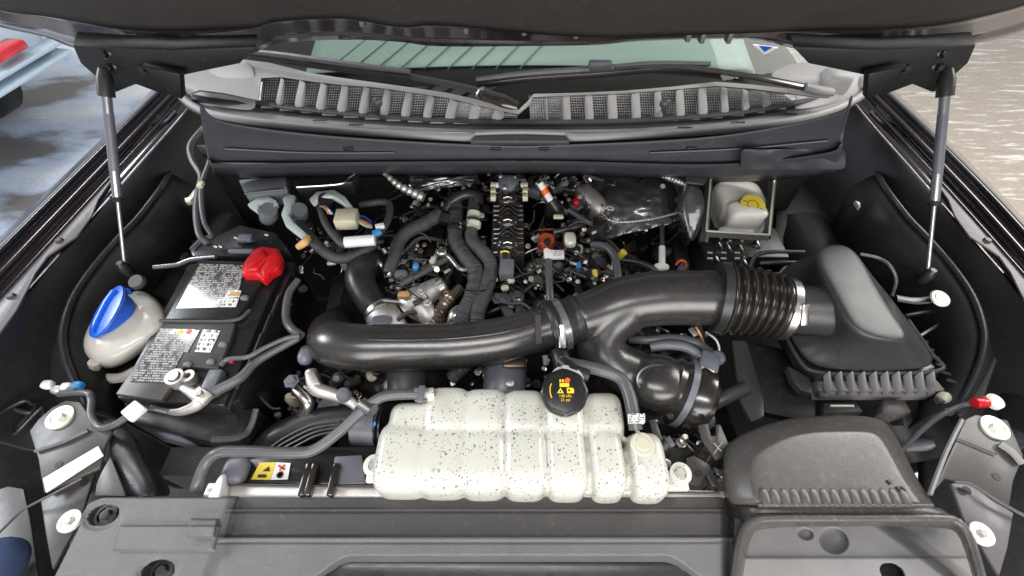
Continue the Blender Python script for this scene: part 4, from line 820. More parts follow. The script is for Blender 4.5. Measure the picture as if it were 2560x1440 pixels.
for a, b in (((696, 1164), (712, 1174)), ((712, 1162), (698, 1176))): MB().tube([P(*a, -.0262), P(*b, -.0262)], .0012, 5, 1, smooth=False).build('label_symbol', M['red'], rad)
MB().lathe(P(700, 1187, -.0265), (0, 0, 1), [(.003, 0), (.0055, .0003), (.0055, 0)], 16).build('label_symbol', M['ink'], rad)
# ================================================================ front cover (sight shield)
def elld(x, y, cx, cy, rx, ry, rot=0):
    dx, dy = x - cx, y - cy; c, s = math.cos(rot), math.sin(rot); a = (dx * c + dy * s) / rx; b = (-dx * s + dy * c) / ry; return math.sqrt(a * a + b * b)
def rrd(x, y, x0, y0, x1, y1, sk=0):   # inside measure of a slanted box, >0 inside, pixels
    k = (y - (y0 + y1) / 2) * sk; return min(x - x0 - k, x1 + k * 0 - (x - k), y - y0, y1 - y)
fc = thing('front_cover', 'grey and charcoal plastic cover over the radiator support at the bottom', 'radiator cover', P(1000, 1380, 0))
def hcov(x, y):
    le = 225 - (y - 1245) * .5 + (8 if y > 1300 else 0)
    if x < le + (max(0, 1262 - y)) ** 1.5 * .35 or x > 1838 + (y - 1380) * .15: return None
    if y < 1240 + (0 if x < 600 else 2): return None
    main = sst(548, 590, x - (y - 1300) * -.35)          # 0: raised left plate, 1: stepped middle
    hl = .004 - .02 * sst(1246, 1238, y)
    # pad and block
    d = rrd(x, y, 290 , 1312, 545, 1378, -.28); hl += .006 * sst(0, 5, d)
    d = rrd(x, y, 470, 1296, 542, 1345, -.2); hl += .012 * sst(0, 5, d)
    hm = -.018 + .006 * sst(1270, 1273, y) - .004 * sst(1276, 1279, y) * sst(1284, 1280, y) + .010 * sst(1336, 1345, y) - .004 * sst(1352, 1356, y) + .002 * sst(1356, 1362, y)
    if 750 < x < 1790:
        arch = 1392 + 60 * (sst(880, 760, x) + sst(1660, 1780, x)); hm -= .035 * sst(arch - 6, arch + 16, y)
        if y > arch + 15 and 790 < x < 1760: return None
    hm -= .02 * sst(1800, 1826, x)
    h = hl * (1 - main) + hm * main
    if elld(x, y, 258, 1288, 40, 24, -.35) < 1 or (elld(x, y, 395, 1428, 42, 26, -.3) < 1): return None
    for cx, cy in ((258, 1288), (395, 1428)):
        h -= .003 * sst(1.5, 1.0, elld(x, y, cx, cy, 42, 26, -.35))
    return h
def is_step(x, y): return x > 572 - (y - 1300) * .3 and y < 1344
field('cover', M['shieldL'], fc, fr(90, 1860, 640), fr(1234, 1500, 130), lambda x, y: None if is_step(x + 3, y + 2) and is_step(x - 3, y - 2) else hcov(x, y), solid=.004)
field('step_panel', M['shield'], fc, fr(540, 1860, 300), fr(1238, 1350, 40), lambda x, y: hcov(x, y) - .0006 if is_step(x + 5, y - 3) and hcov(x, y) is not None else None, solid=.003)
for cx, cy in ((268, 1288), (408, 1428)):
    MB().lathe(P(cx, cy, -.025), (0, 0, 1), [(.012, -.02), (.012, .004), (.016, .004), (.016, -.02)], 24).build('mount_sleeve', M['plate'], fc)
    bolt(fc, P(cx, cy, -.02), .008, m='plate')
    MB().lathe(P(cx - 10, cy, -.045), (0, 0, 1), [(0, 0), (.05, 0), (.05, -.003), (0, -.003)], 20).build('recess_floor', M['dark'], fc)
MB().sheet([[P(x, y, h) for x in fr(700, 1850, 12)] for y, h in ((1380, -.045), (1420, -.055), (1520, -.06))]).build('front_recess', M['black'], fc, solid=.003)
# a low grille bar seen in the front recess
for k in range(9):
    MB().box((-.30 + k * .075, .045, -.05), (.06, .03, .004)).build('grille_slat', M['black'], fc, bevel=.001)
# ================================================================ air intake snorkel, right front
sn = thing('intake_snorkel', 'scuffed black air intake snorkel at the lower right', 'air duct', P(2080, 1180, -.05))
rowsS = [[(1925, 1075, -.10), (1945, 1052, -.05), (1985, 1042, -.03), (2090, 1040, -.025), (2175, 1041, -.03), (2205, 1055, -.05), (2225, 1080, -.10)],
 [(1870, 1090, -.09), (1892, 1074, -.01), (1950, 1062, .012), (2090, 1060, .014), (2190, 1062, .012), (2228, 1076, -.01), (2250, 1105, -.09)],
 [(1800, 1130, -.09), (1832, 1122, -.02), (1880, 1122, .028), (2080, 1115, .036), (2205, 1110, .032), (2240, 1120, .0), (2272, 1150, -.08)],
 [(1795, 1180, -.09), (1822, 1180, -.02), (1875, 1182, .026), (2080, 1180, .034), (2230, 1178, .032), (2262, 1185, .0), (2296, 1205, -.08)],
 [(1800, 1225, -.09), (1828, 1226, -.02), (1885, 1226, .022), (2080, 1226, .030), (2270, 1226, .028), (2300, 1230, .0), (2330, 1240, -.08)],
 [(1812, 1262, -.09), (1842, 1262, -.02), (1895, 1262, .018), (2080, 1262, .024), (2300, 1262, .024), (2330, 1262, .0), (2345, 1265, -.08)]]
so = [(1800, 1112), (1858, 1083), (1965, 1041), (2080, 1038), (2186, 1038), (2222, 1060), (2248, 1102), (2290, 1195), (2334, 1258), (2339, 1265), (2325, 1266), (2100, 1266), (1850, 1266), (1824, 1262), (1808, 1240)]
sp_ = [(1872, 1150), (1905, 1122), (1985, 1082), (2080, 1078), (2172, 1078), (2196, 1088), (2218, 1120), (2258, 1200), (2298, 1252), (2303, 1259), (2292, 1261), (2100, 1261), (1905, 1261), (1894, 1257), (1880, 1235)]
def mixo(k): return [(p[0] + (q[0] - p[0]) * k, p[1] + (q[1] - p[1]) * k) for p, q in zip(so, sp_)]
def shr(l, k): cx, cy = 2070, 1190; return [(x + (cx - x) * k, y + (cy - y) * k) for x, y in l]
MB().rings([ring(so, -.10), ring(so, -.02), ring(mixo(.06), -.008), ring(mixo(.5), .012), ring(mixo(.93), .024), ring(sp_, .0265), ring(shr(sp_, .10), .0275), ring(shr(sp_, .55), .0285)]).build('upper_shell', M['duct'], sn, sub=2)
def tight(r):
    o_ = []
    for i, q in enumerate(r):
        if i in (2, 4): o_.append(tuple(q[k] + (r[i - 1][k] - q[k]) * .14 for k in range(3)))
        o_.append(q)
        if i in (2, 4): o_.append(tuple(q[k] + (r[i + 1][k] - q[k]) * .14 for k in range(3)))
    return o_
rowsS = [tight(r) for r in rowsS]; r1_, r2_ = rowsS[1], rowsS[2]
rowsS.insert(2, [tuple(a_ + (b_ - a_) * .15 for a_, b_ in zip(p, q)) for p, q in zip(r1_, r2_)])
rowsT = [[(1822, 1256, -.09), (1850, 1264, -.02), (1900, 1266, .006), (2080, 1266, .010), (2325, 1266, .008), (2350, 1268, -.01), (2375, 1276, -.08)],
 [(1835, 1290, -.09), (1860, 1290, -.02), (1905, 1288, .004), (2080, 1287, .008), (2360, 1288, .006), (2385, 1292, -.01), (2400, 1300, -.08)],
 [(1838, 1310, -.09), (1858, 1304, -.03), (1905, 1299, -.006), (2080, 1298, -.002), (2370, 1298, -.004), (2400, 1302, -.02), (2420, 1315, -.08)]]
MB().sheet([[P(*q) for q in r] for r in rowsT]).build('collar', M['duct'], sn, solid=.004, sub=2)
MB().tube(pts([(1895, 1263), (2100, 1263), (2332, 1264)], .026), .0025, 8, 4).build('lip', M['duct'], sn)
for k in range(15):
    MB().sup(P(1912 + k * 25, 1243, .0275), (.0068, .013, .0022), .8, 14, 8).build('rib', M['duct'], sn)
for x, y in ((2222, 1205), (2246, 1222), (2258, 1222)): MB().box(P(x, y, .0285), (.005, .007, .003), rotz(.4)).build('embossed_mark', M['ink'], sn, bevel=.001)
frm = [(1826, 1520, .0), (1838, 1440, .002), (1848, 1370, .004), (1862, 1325, .006), (1885, 1303, .008), (1930, 1296, .008), (2100, 1295, .008), (2340, 1295, .008), (2388, 1302, .006), (2412, 1325, .004), (2432, 1370, .002), (2452, 1440, .0), (2475, 1520, -.002)]
MB().tube([P(*q) for q in frm], .0062, 12, 10).build('mouth_rim', M['duct'], sn)
def side(off, z): return [P(x + (1 if x < 2100 else -1) * off, y + (off if 1295 <= y < 1310 else 0), h + z) for x, y, h in frm]
MB().sheet([side(0, 0), side(6, -.01), side(14, -.035), side(20, -.05)]).build('mouth_wall', M['duct'], sn, solid=.003, sub=1)
def htray(x, y):
    h = -.040
    d = elld(x, y, 2085, 1352, 38, 32, .5); h -= .022 * max(0, 1 - d * d) ** .5 if d < 1 else 0
    d = elld(x, y, 2014, 1335, 20, 14, .3); h -= .012 * max(0, 1 - d * d) ** .5 if d < 1 else 0
    if elld(x, y, 2232, 1432, 34, 22, .5) < 1: return None
    diag = 2190 + (y - 1320) * 1.35
    h -= .05 * sst(diag, diag + 90, x)
    h -= .006 * sst(1398, 1388, y)
    return h
field('mouth_floor', M['grey'], sn, fr(1838, 2445, 280), fr(1296, 1540, 120), htray)
MB().lathe(P(2232, 1432, -.06), (0, 0, 1), [(0, 0), (.05, 0), (.05, -.002), (0, -.002)], 20).build('drain_floor', M['dark'], sn)
# ================================================================ headlamp brackets and front corners
def plate(name, label, cat, px, h, m, bolts, holes=(), thick=.006, lab2=None):
    t = thing(name, label, cat, P(*px[0], h)); MB().prism(pts(px, h), thick).build('plate', M[m], t, bevel=.002)
    for x, y, r, mm in bolts:
        MB().lathe(P(x, y, h + .001), (0, 0, 1), [(0, .006), (r * .3, .006), (r * .32, .003), (r * .6, .0028), (r * .66, .004), (r, .003), (r * 1.02, 0), (r, -.002)], 32).build('washer', M[mm], t)
        MB().lathe(P(x, y, h + .004), (0, 0, 1), [(0, .007), (r * .32, .007), (r * .36, .004), (r * .36, 0)], 6).build('bolt_head', M['steel' if r < .02 else mm], t)
    for x, y in holes: MB().lathe(P(x, y, h + .0008), (0, 0, 1), [(0, 0), (.006, 0), (.006, -.001)], 16).build('hole', M['ink'], t)
    return t
p1 = plate('corner_plate', 'upper left corner plate with a big washer and white strip', 'mounting plate', [(72, 1078), (95, 1048), (130, 1018), (165, 1000), (200, 1005), (222, 1040), (262, 1062), (280, 1078), (262, 1115), (250, 1170), (108, 1232), (95, 1150)], .0, 'plate', [(152, 1044, .021, 'zinc')], [(146, 1162)])
MB().tube([P(88, 1128, .004), P(160, 1104, .004), P(220, 1076, .004)], .003, 6, 2, smooth=False).build('fold_line', M['plate'], p1)
MB().box(P(190, 1092, .002), (.045, .0025, .001), rotz(.45)).build('slit', M['ink'], p1)
o = MB().prism(pts([(106, 1196), (245, 1114), (258, 1138), (114, 1232)], .006), .003).build('white_strip', M['white'], bevel=.001); tag(o, 'white foam strip stuck across the left corner plate', 'strip')
p2 = plate('corner_plate', 'lower left corner plate with small white washer', 'mounting plate', [(100, 1250), (160, 1215), (212, 1182), (236, 1185), (215, 1250), (200, 1300), (160, 1370), (130, 1425), (112, 1330)], -.01, 'plate', [(176, 1303, .016, 'white')], [(210, 1206)])
p2b = plate('corner_gusset', 'grey steel gusset between left corner plate and front cover', 'mounting plate', [(250, 1185), (275, 1140), (312, 1232), (312, 1240), (236, 1240), (240, 1210)], .0, 'plate', [])
dk = thing('corner_duct', 'satin black curved panel beside the left corner plate', 'deflector', P(330, 1160, -.05))
MB().sheet([[P(*q) for q in r] for r in ([(280, 1075, -.01), (305, 1062, -.02), (330, 1080, -.02), (345, 1100, -.08)], [(265, 1130, -.01), (310, 1120, -.012), (365, 1140, -.025), (385, 1160, -.08)], [(300, 1200, -.01), (335, 1200, -.005), (400, 1205, .0), (425, 1215, -.08)], [(318, 1240, -.02), (345, 1242, .0), (400, 1242, -.01), (430, 1242, -.08)])]).build('panel', M['brown'], dk, solid=.003, sub=2)
tube_thing('release_cable', 'thin hood release cable crossing the left corner', 'cable', [(-20, 1350, -.03), (30, 1300, -.02), (62, 1272, .0), (130, 1236, .008), (205, 1196, .01)], 3, M['plate'])
fl2 = plate('headlamp_edge', 'grey headlamp edge panel at the lower left frame edge', 'panel', [(-60, 1240), (20, 1215), (58, 1222), (75, 1300), (95, 1440), (110, 1540), (-60, 1540)], -.06, 'plate', [])
jn = MB().sup(P(-14, 1430, -.02), (.030, .045, .03), .8).build('blue_cloth', M['jean']); tag(jn, 'blue denim cloth peeking in at the lower left edge', 'cloth')
o = MB().prism(pts([(298, 1030), (336, 998), (362, 1018), (322, 1052)], .03), .012).build('cable_tag', M['white'], bevel=.003); tag(o, 'white square tag on the cable in front of the battery', 'tag')
tube_thing('cable', 'grey cable looping from the corner plate to the white tag', 'cable', [(150, 985, -.02), (215, 982, .0), (228, 1000, .0), (228, 1040, .0), (250, 1068, .0), (285, 1062, .01), (318, 1042, .02)], 8, M['rubberg'])
tube_thing('cable', 'grey cable running behind the white tag to the battery clamp', 'cable', [(350, 1020, .02), (385, 1022, .0), (420, 1030, -.01)], 6, M['rubberg'])
bk = thing('connector_cluster', 'small pale connectors above the left corner plate', 'connector', P(150, 980, -.02))
for x, y, m in ((120, 962, 'white'), (145, 975, 'cast'), (168, 968, 'white'), (195, 965, 'skyblue'), (182, 978, 'slate')): MB().sup(P(x, y, -.02), (.010, .008, .008), .6, 12, 8).build('plug', M[m], bk)
# right corner
q1 = plate('corner_plate', 'upper right corner plate with a big pale washer', 'mounting plate', [(2415, 1048), (2440, 1036), (2520, 1050), (2560, 1140), (2535, 1200), (2520, 1290), (2440, 1240), (2365, 1195), (2330, 1235), (2372, 1140)], .0, 'plate', [(2485, 1070, .021, 'zinc')], [(2492, 1192)])
MB().box(P(2440, 1115, .003), (.058, .0025, .001), rotz(-.5)).build('slit', M['ink'], q1)
MB().tube([P(2405, 1050, .003), P(2365, 1130, .003), P(2325, 1236, .003)], .0035, 6, 2).build('folded_edge', M['grey'], q1)
MB().tube([P(2500, 1110, .004), P(2530, 1130, .006), P(2556, 1160, .004)], .007, 8, 4, flat=.5).build('strap', M['grey'], q1)
q2 = plate('corner_plate', 'lower right corner plate with small white washer', 'mounting plate', [(2378, 1208), (2425, 1206), (2480, 1250), (2535, 1282), (2520, 1370), (2500, 1440), (2440, 1345), (2415, 1310)], .004, 'flange', [(2452, 1335, .016, 'white')], [(2418, 1225), (2405, 1228)])
tube_thing('release_rod', 'thin grey rod resting across the right corner plates', 'rod', [(2385, 1205, .012), (2430, 1212, .014), (2490, 1250, .014), (2580, 1300, .012)], 4, M['plate'])
o = tube_thing('cable', 'dark cable rising to the red connector on the right', 'cable', [(2250, 1130, -.08), (2300, 1080, -.06), (2350, 1040, -.04), (2400, 1015, -.03), (2435, 1008, -.02)], 6, M['rubberg'])
o = MB().tube([P(2436, 1008, -.01), P(2466, 1006, -.01)], .0095, 12, 1, smooth=False).build('red_sleeve', M['red'], bevel=.002); tag(o, 'red sleeve on the cable by the right corner plate', 'cable sleeve')
o = MB().lathe(P(2487, 1003, -.01), (0, 0, 1), [(0, .004), (.010, .005), (.014, .002), (.014, -.006)], 20).build('grommet', M['white']); tag(o, 'white grommet beside the red cable sleeve', 'grommet')
for i, l in enumerate(([(1745, 1062), (1770, 1058), (1778, 1090), (1790, 1088), (1790, 1060), (1802, 1062), (1830, 1130), (1790, 1150), (1755, 1100)], [(1715, 1145), (1735, 1138), (1775, 1160), (1800, 1220), (1780, 1215), (1765, 1185), (1750, 1215), (1720, 1210)], [(1622, 1050), (1640, 1048), (1660, 1110), (1640, 1110)])):
    t = thing('steel_bracket', ('forked dark bracket marked with a chalk cross', 'holed dark bracket right of the coolant tank ear', 'slim dark bracket behind the small tank lobe')[i], 'bracket', P(*l[0], -.03)); MB().prism(pts(l, -.03 - .01 * i), .005).build('plate', M['plate'], t, bevel=.0015)
    if i == 0:
        for a, b in (((1785, 1108), (1803, 1128)), ((1806, 1104), (1784, 1135))): MB().tube([P(*a, -.0285), P(*b, -.0285)], .0009, 4, 1, smooth=False).build('chalk_mark', M['beige'], t)
    if i == 1: MB().lathe(P(1746, 1182, -.0385), (0, 0, 1), [(0, 0), (.006, 0), (.006, -.001)], 14).build('hole', M['ink'], t)
rb = thing('radiator_bracket', 'dark angled strut right of the turbo elbow', 'bracket', P(1850, 950, -.05))
MB().prism(pts([(1830, 850), (1868, 850), (1910, 1000), (1912, 1040), (1880, 1055), (1850, 1000)], -.08), .02).build('leg', M['plate'], rb, bevel=.003)
MB().prism(pts([(1868, 850), (1990, 880), (2040, 990), (2040, 1060), (1912, 1030)], -.10), .02).build('panel', M['dark'], rb, bevel=.003)
MB().tube([P(1780, 1010, -.08), P(1820, 990, -.07), P(1862, 970, -.07)], .014, 10, 6).build('pipe_stub', M['plate'], rb)
lb = thing('lower_bracket', 'dusty bracket with tan block below the air filter box ribs', 'bracket', P(2150, 1020, -.1))
MB().prism(pts([(2060, 1005), (2140, 1002), (2160, 1030), (2060, 1035)], -.09), .02).build('plate', M['dark'], lb, bevel=.003)
MB().prism(pts([(2210, 998), (2262, 998), (2282, 1030), (2240, 1045), (2205, 1030)], -.08), .03).build('block', M['plate'], lb, bevel=.004)
MB().box(P(2105, 1015, -.088), (.045, .004, .004)).build('light_slot', M['zinc'], lb)
# ================================================================ engine and everything on it
eng = thing('engine', 'black V6 engine with ribbed centre manifold in the bay', 'engine', (0, .6, -.5))
MB().box((0, .62, -.40), (.55, .62, .30)).build('block', M['dark'], eng, bevel=.02)
for s_ in (-1, 1):
    rm = Matrix.Rotation(s_ * .5, 3, 'Y')
    MB().box((s_ * .24, .66, -.17), (.20, .50, .10), rm).build('valve_cover', M['gloss'], eng, bevel=.015)
    for k in range(6):
        bolt(eng, Vector((s_ * .24, .46 + k * .08, -.115)) + Vector((s_ * (-.05 if k % 2 else .05), 0, 0)), .006, (s_ * .4, 0, 1), 'plate')
MB().box((0, .50, -.24), (.5, .05, .36)).build('timing_cover', M['dark'], eng, bevel=.02)
# ribbed manifold
man = thing('intake_manifold', 'ribbed black intake manifold cover at the rear centre', 'manifold', P(1268, 560, -.05))
q = [(1232, 478), (1308, 478), (1312, 640), (1226, 640)]
MB().prism([P(1232, 480, .0), P(1308, 480, .0), P(1312, 640, -.02), P(1226, 640, -.02)], .08).build('base', M['gloss'], man, bevel=.006)
for k in range(13):
    y = 488 + k * 11.5; h = .004 - .02 * (k / 12)
    if k in (1, 6, 11): continue
    dist = min(abs(k - c) for c in (1, 6, 11)); ar = -14 if dist <= 2 else -6
    MB().tube([P(1234, y + 4, h), P(1250, y + 2, h), P(1269, y + ar, h + .006), P(1290, y + 2, h), P(1308, y + 4, h)], .0032, 6, 5, flat=.8).build('rib', M['gloss'], man)
for k, (y, h) in enumerate(((497, .006), (553, -.004), (610, -.012))):
    MB().sup(P(1269, y, h), (.026, .020, .012), .9, 24, 12).build('port_dome', M['gloss'], man)
    MB().tube([P(1258, y - 2, h + .012), P(1269, y - 5, h + .013), P(1280, y - 2, h + .012)], .0014, 5, 5).build('port_mark', M['steel'], man)
for x in (1233, 1313):
    t = thing('nylon_connector', 'beige nylon connector at the rear ' + ('left' if x < 1269 else 'right') + ' of the ribbed manifold', 'connector', P(x, 478, .02), 'beige manifold connectors')
    for k in range(3): MB().box(P(x, 464 + k * 15, .022 - .002 * k), (.013, .013, .014)).build('segment', M['beige'], t, bevel=.002)
    MB().sup(P(x - 6 if x > 1269 else x + 9, 463, .02), (.006, .008, .006), .8, 10, 8).build('knob', M['white'], t)
m1 = thing('fuel_pump', 'small dark cylinder behind the ribbed manifold', 'pump', P(1270, 460, .0))
MB().lathe(P(1270, 468, .0), (0, -.2, 1), [(.028, -.02), (.028, .015), (.02, .022), (0, .024)], 24).build('body', M['slate'], m1)
for x, y in ((1252, 442), (1262, 470), (1272, 448), (1285, 444)): MB().sup(P(x, y, .02), (.007, .006, .005), .8, 10, 8).build('fitting', M['cast'], m1)
# ---- hoses
tube_thing('braided_hose', 'left ribbed coolant hose curving down to the silver elbow', 'hose', [(1140, 510, -.01), (1140, 560, -.02), (1140, 600, -.03), (1165, 645, -.03), (1190, 680, -.03), (1182, 740, -.035), (1160, 785, -.04), (1148, 815, -.05)], [17, 18, 19, 19, 19, 19, 18], M['loom'], seg=16, n=14, rf=ribsL(.006, .05))
tube_thing('braided_hose', 'right ribbed coolant hose hugging the manifold cover', 'hose', [(1185, 505, -.005), (1180, 560, -.015), (1180, 600, -.02), (1205, 628, -.02), (1228, 665, -.025), (1212, 730, -.03), (1195, 775, -.035), (1190, 815, -.05)], [15, 15, 16, 17, 17, 17, 16], M['loom'], seg=16, n=14, rf=ribsL(.006, .05))
tube_thing('hose', 'twin bent hose end arching over the rear of the engine', 'hose', [(1110, 535, -.03), (1135, 500, .0), (1165, 486, .01), (1190, 490, .01), (1198, 510, .0)], 13, M['rubber'], seg=14)
t = thing('hose_coupling', 'pale grey double band coupling on the right coolant hose', 'coupling', P(1180, 545, .0))
for y in (532, 556): MB().tube([P(1186, y, -.0), P(1184, y + 11, -.004)], .0165, 20, 1, smooth=False).build('band', M['slate' if 0 else 'zinc'], t)
t = thing('hose_coupling', 'black ringed coupling on the left coolant hose', 'coupling', P(1140, 530, .0))
for y, r in ((528, .018), (560, .0185), (568, .017)): MB().tube([P(1142, y, -.008), P(1141, y + 5, -.01)], r, 20, 1, smooth=False).build('ring', M['gloss'], t)
MB().tube([P(1118, 540, -.02), P(1112, 560, -.03)], .02, 16, 2).build('t_joint', M['gloss'], t)
o = MB().tube([P(1158, 723, -.018), P(1182, 728, -.012), P(1205, 726, -.012), P(1226, 722, -.02)], .0018, 6, 6).build('cable_tie', M['black']); tag(o, 'black cable tie around the two coolant hoses', 'cable tie')
tube_thing('loom', 'netted black hose crossing the left rear of the engine', 'hose', [(1100, 535, -.02), (1060, 560, -.02), (1020, 580, -.02), (998, 605, -.025), (985, 645, -.03), (972, 685, -.04)], [17, 17, 16, 15, 14], M['loom'], seg=14, rf=ribsL(.008, .04))
t = thing('charge_pipe_elbow', 'thick matt black rubber elbow left of the engine', 'hose', P(910, 700, -.05))
MB().tube([P(945, 655, -.09), P(915, 665, -.05), P(900, 695, -.04), (P(912, 730, -.045)), P(935, 765, -.055), P(955, 790, -.07)], [.034, .034, .033, .031, .030, .030], 24, 8).build('elbow', M['rubber'], t)
MB().tube([P(942, 650, -.035), P(955, 662, -.04), P(962, 680, -.06)], .006, 10, 6, flat=.5).build('clamp', M['steel'], t)
t = thing('turbo_outlet', 'silver clamped turbo outlet above the intake pipe', 'turbo outlet', P(960, 790, -.08))
MB().tube([P(948, 775, -.06), P(965, 800, -.065), P(990, 845, -.09)], [.036, .037, .038], 26, 5).build('outlet', M['cast'], t)
MB().tube([P(953, 777, -.058), P(957, 785, -.059)], .039, 30, 1, smooth=False).build('clamp_band', M['steel'], t)
MB().tube([P(958, 752, -.02), P(998, 756, -.025)], .005, 8, 2).build('clamp_screw', M['steel'], t)
MB().sup(P(955, 800, -.03), (.022, .012, .003), .8).build('worn_label', M['slate'], t)
t = thing('pump_housing', 'cast aluminium pump housing beside the turbo outlet', 'pump', P(1070, 740, -.08))
MB().tube([P(1105, 712, -.05), P(1075, 730, -.055), P(1048, 752, -.065), P(1030, 770, -.08)], [.020, .026, .036, .040], 24, 6).build('body', M['cast'], t)
MB().tube([P(1050, 760, -.05), P(1070, 790, -.06), P(1085, 815, -.08)], [.024, .022, .018], 18, 5).build('nose', M['cast'], t)
MB().lathe(P(1108, 716, -.045), (.8, .4, .3), [(.016, -.01), (.022, -.008), (.023, .004), (.018, .008), (0, .008)], 24).build('end_ring', M['steel'], t)
for x, y in ((1053, 728), (1062, 744), (1040, 742), (1068, 755)): bolt(t, P(x, y, -.022), .006, (0, -.3, 1), 'cast')
MB().box(P(1052, 752, -.022), (.035, .012, .008), rotz(.5)).build('flat', M['steel'], t, bevel=.002)
tube_thing('flex_pipe', 'heat-tinted corrugated metal pipe beside the pump housing', 'flexible pipe', [(1150, 722, -.06), (1120, 752, -.055), (1098, 782, -.055), (1072, 822, -.07)], 15, M['bronze'], seg=20, n=22, rf=lambda t, L: 1 + (.13 * math.sin(2 * math.pi * 14 * t) if t > .3 else -.05))
tube_thing('hose_end', 'short polished metal hose end below the left coolant hose', 'hose end', [(1152, 775, -.045), (1140, 790, -.045), (1132, 812, -.06)], [17, 20, 17], M['steel'], seg=18)
tube_thing('wire_loom', 'grey wiring loom curving through the rear left connectors', 'wiring loom', [(800, 520, .01), (815, 560, .01), (840, 595, .01), (865, 612, .01), (925, 600, .01), (965, 560, .01), (975, 520, .01), (960, 505, .01), (900, 512, .0)], 9, M['loom'], seg=12)
tube_thing('wire_loom', 'thick black loom dropping from the connectors towards the intake pipe', 'wiring loom', [(735, 545, .0), (765, 580, .0), (800, 620, .0), (840, 645, -.01), (885, 640, -.02), (935, 610, -.02)], 13, M['loom'], seg=14)
tube_thing('wire_loom', 'grey sheathed loom running down beside the battery tray', 'wiring loom', [(745, 700, -.01), (722, 735, -.01), (715, 790, -.01), (728, 820, .0), (752, 840, .0)], [8, 9, 10, 11], M['rubberg'], seg=12)
tube_thing('battery_cable', 'thick grey battery cable sweeping from the terminal to the intake pipe', 'cable', [(500, 1000, .0), (545, 975, .0), (600, 945, .0), (640, 905, .0), (700, 870, .0), (745, 845, .0)], [14, 14, 12, 10, 10], M['rubberg'], seg=12)
tube_thing('battery_cable', 'thin grey cable above the thick battery cable', 'cable', [(552, 915, .008), (570, 898, .01), (620, 892, .012), (665, 868, .012), (715, 846, .01), (750, 840, .01)], 6, M['rubberg'])
o = MB().sup(P(765, 888, -.02), (.014, .020, .014), .8, 16, 12).build('grommet', M['slate']); tag(o, 'pale grey rubber grommet under the left end of the intake pipe', 'grommet')
tube_thing('cable', 'grey cable dropping from the cowl beside the left fender', 'cable', [(530, 300, .08), (500, 330, .06), (475, 365, .05), (480, 400, .04), (502, 440, .03), (495, 480, .02), (490, 530, .01), (498, 585, .0), (520, 610, -.01)], 7, M['rubberg'])
tube_thing('cable', 'second grey cable crossing the first below the cowl', 'cable', [(515, 325, .06), (530, 370, .05), (522, 410, .04), (505, 460, .03), (505, 520, .01), (512, 560, .0), (528, 590, -.01), (505, 600, -.01), (480, 625, -.01)], 6, M['rubberg'])
o = MB().box(P(502, 462, .04), (.012, .018, .010)).build('cable_marker', M['beige'], bevel=.002); tag(o, 'small cream marker on the grey cables below the cowl', 'cable marker')
tube_thing('rail_pipe', 'thin shiny pipe lying left of the battery label', 'pipe', [(385, 668, -.03), (440, 662, -.03), (480, 648, -.02), (540, 642, -.01)], 6, M['chrome'])
o = MB().box(P(868, 548, .02), (.050, .042, .03), rotz(.05)).build('junction_box', M['beige'], bevel=.003); tag(o, 'cream junction block among the rear left wiring', 'junction box')
o = MB().tube([P(862, 606, .022), P(938, 600, .022)], .0125, 12, 1, smooth=False).build('tape_wrap', M['white'], bevel=.001); tag(o, 'white tape wrapped around the rear left loom', 'tape')
t = thing('blue_connector', 'light blue and white plug beside the white tape', 'connector', P(945, 575, .02))
MB().box(P(942, 582, .022), (.018, .014, .01), rotz(.6)).build('blue_half', M['skyblue'], t, bevel=.002); MB().box(P(950, 566, .024), (.02, .012, .01), rotz(.3)).build('white_half', M['white'], t, bevel=.002)
cw = thing('bare_wires', 'pink, blue and tan wires fanning from the cream junction block', 'wires', P(890, 550, .01))
for k, (m, dy) in enumerate((('rust', 0), ('beige', 5), ('blue', -6), ('amber', 3), ('white', 8))):
    MB().tube([P(892, 545 + dy, .012), P(912, 552 + dy * 1.6, .012), P(930, 562 + dy, .01)], .0022, 6, 5).build('wire', M[m], cw)
for k in range(5): MB().tube([P(800 + k * 4, 515, .025), P(812 + k * 4, 520 + k * 2, .03), P(822 + k * 3, 535, .022)], .0018, 6, 5).build('wire', M[('amber', 'rust', 'beige', 'white', 'blue')[k]], cw)
tube_thing('spark_lead', 'spiral wrapped metal strap dropping from the cowl', 'ground strap', [(945, 415, .04), (975, 445, .03), (1000, 465, .02), (1030, 480, .01), (1060, 495, .0)], [6, 7, 9, 11, 12], M['cast'], rf=ribs(9, .15), n=14)
for i, (x, y, w) in enumerate(((1027, 406, 0), (1046, 408, 0), (1563, 411, 0), (1582, 412, 0))):
    o = MB().box(P(x, y, .055), (.014, .012, .01)).build('paint_dab', M['beige'], bevel=.002); tag(o, ('cream plug on the left of a pair under the cowl', 'cream plug on the right of a pair under the cowl', 'cream clip, left of two above the steering boot', 'cream clip, right of two above the steering boot')[i], 'plug', 'cream plugs under the cowl')
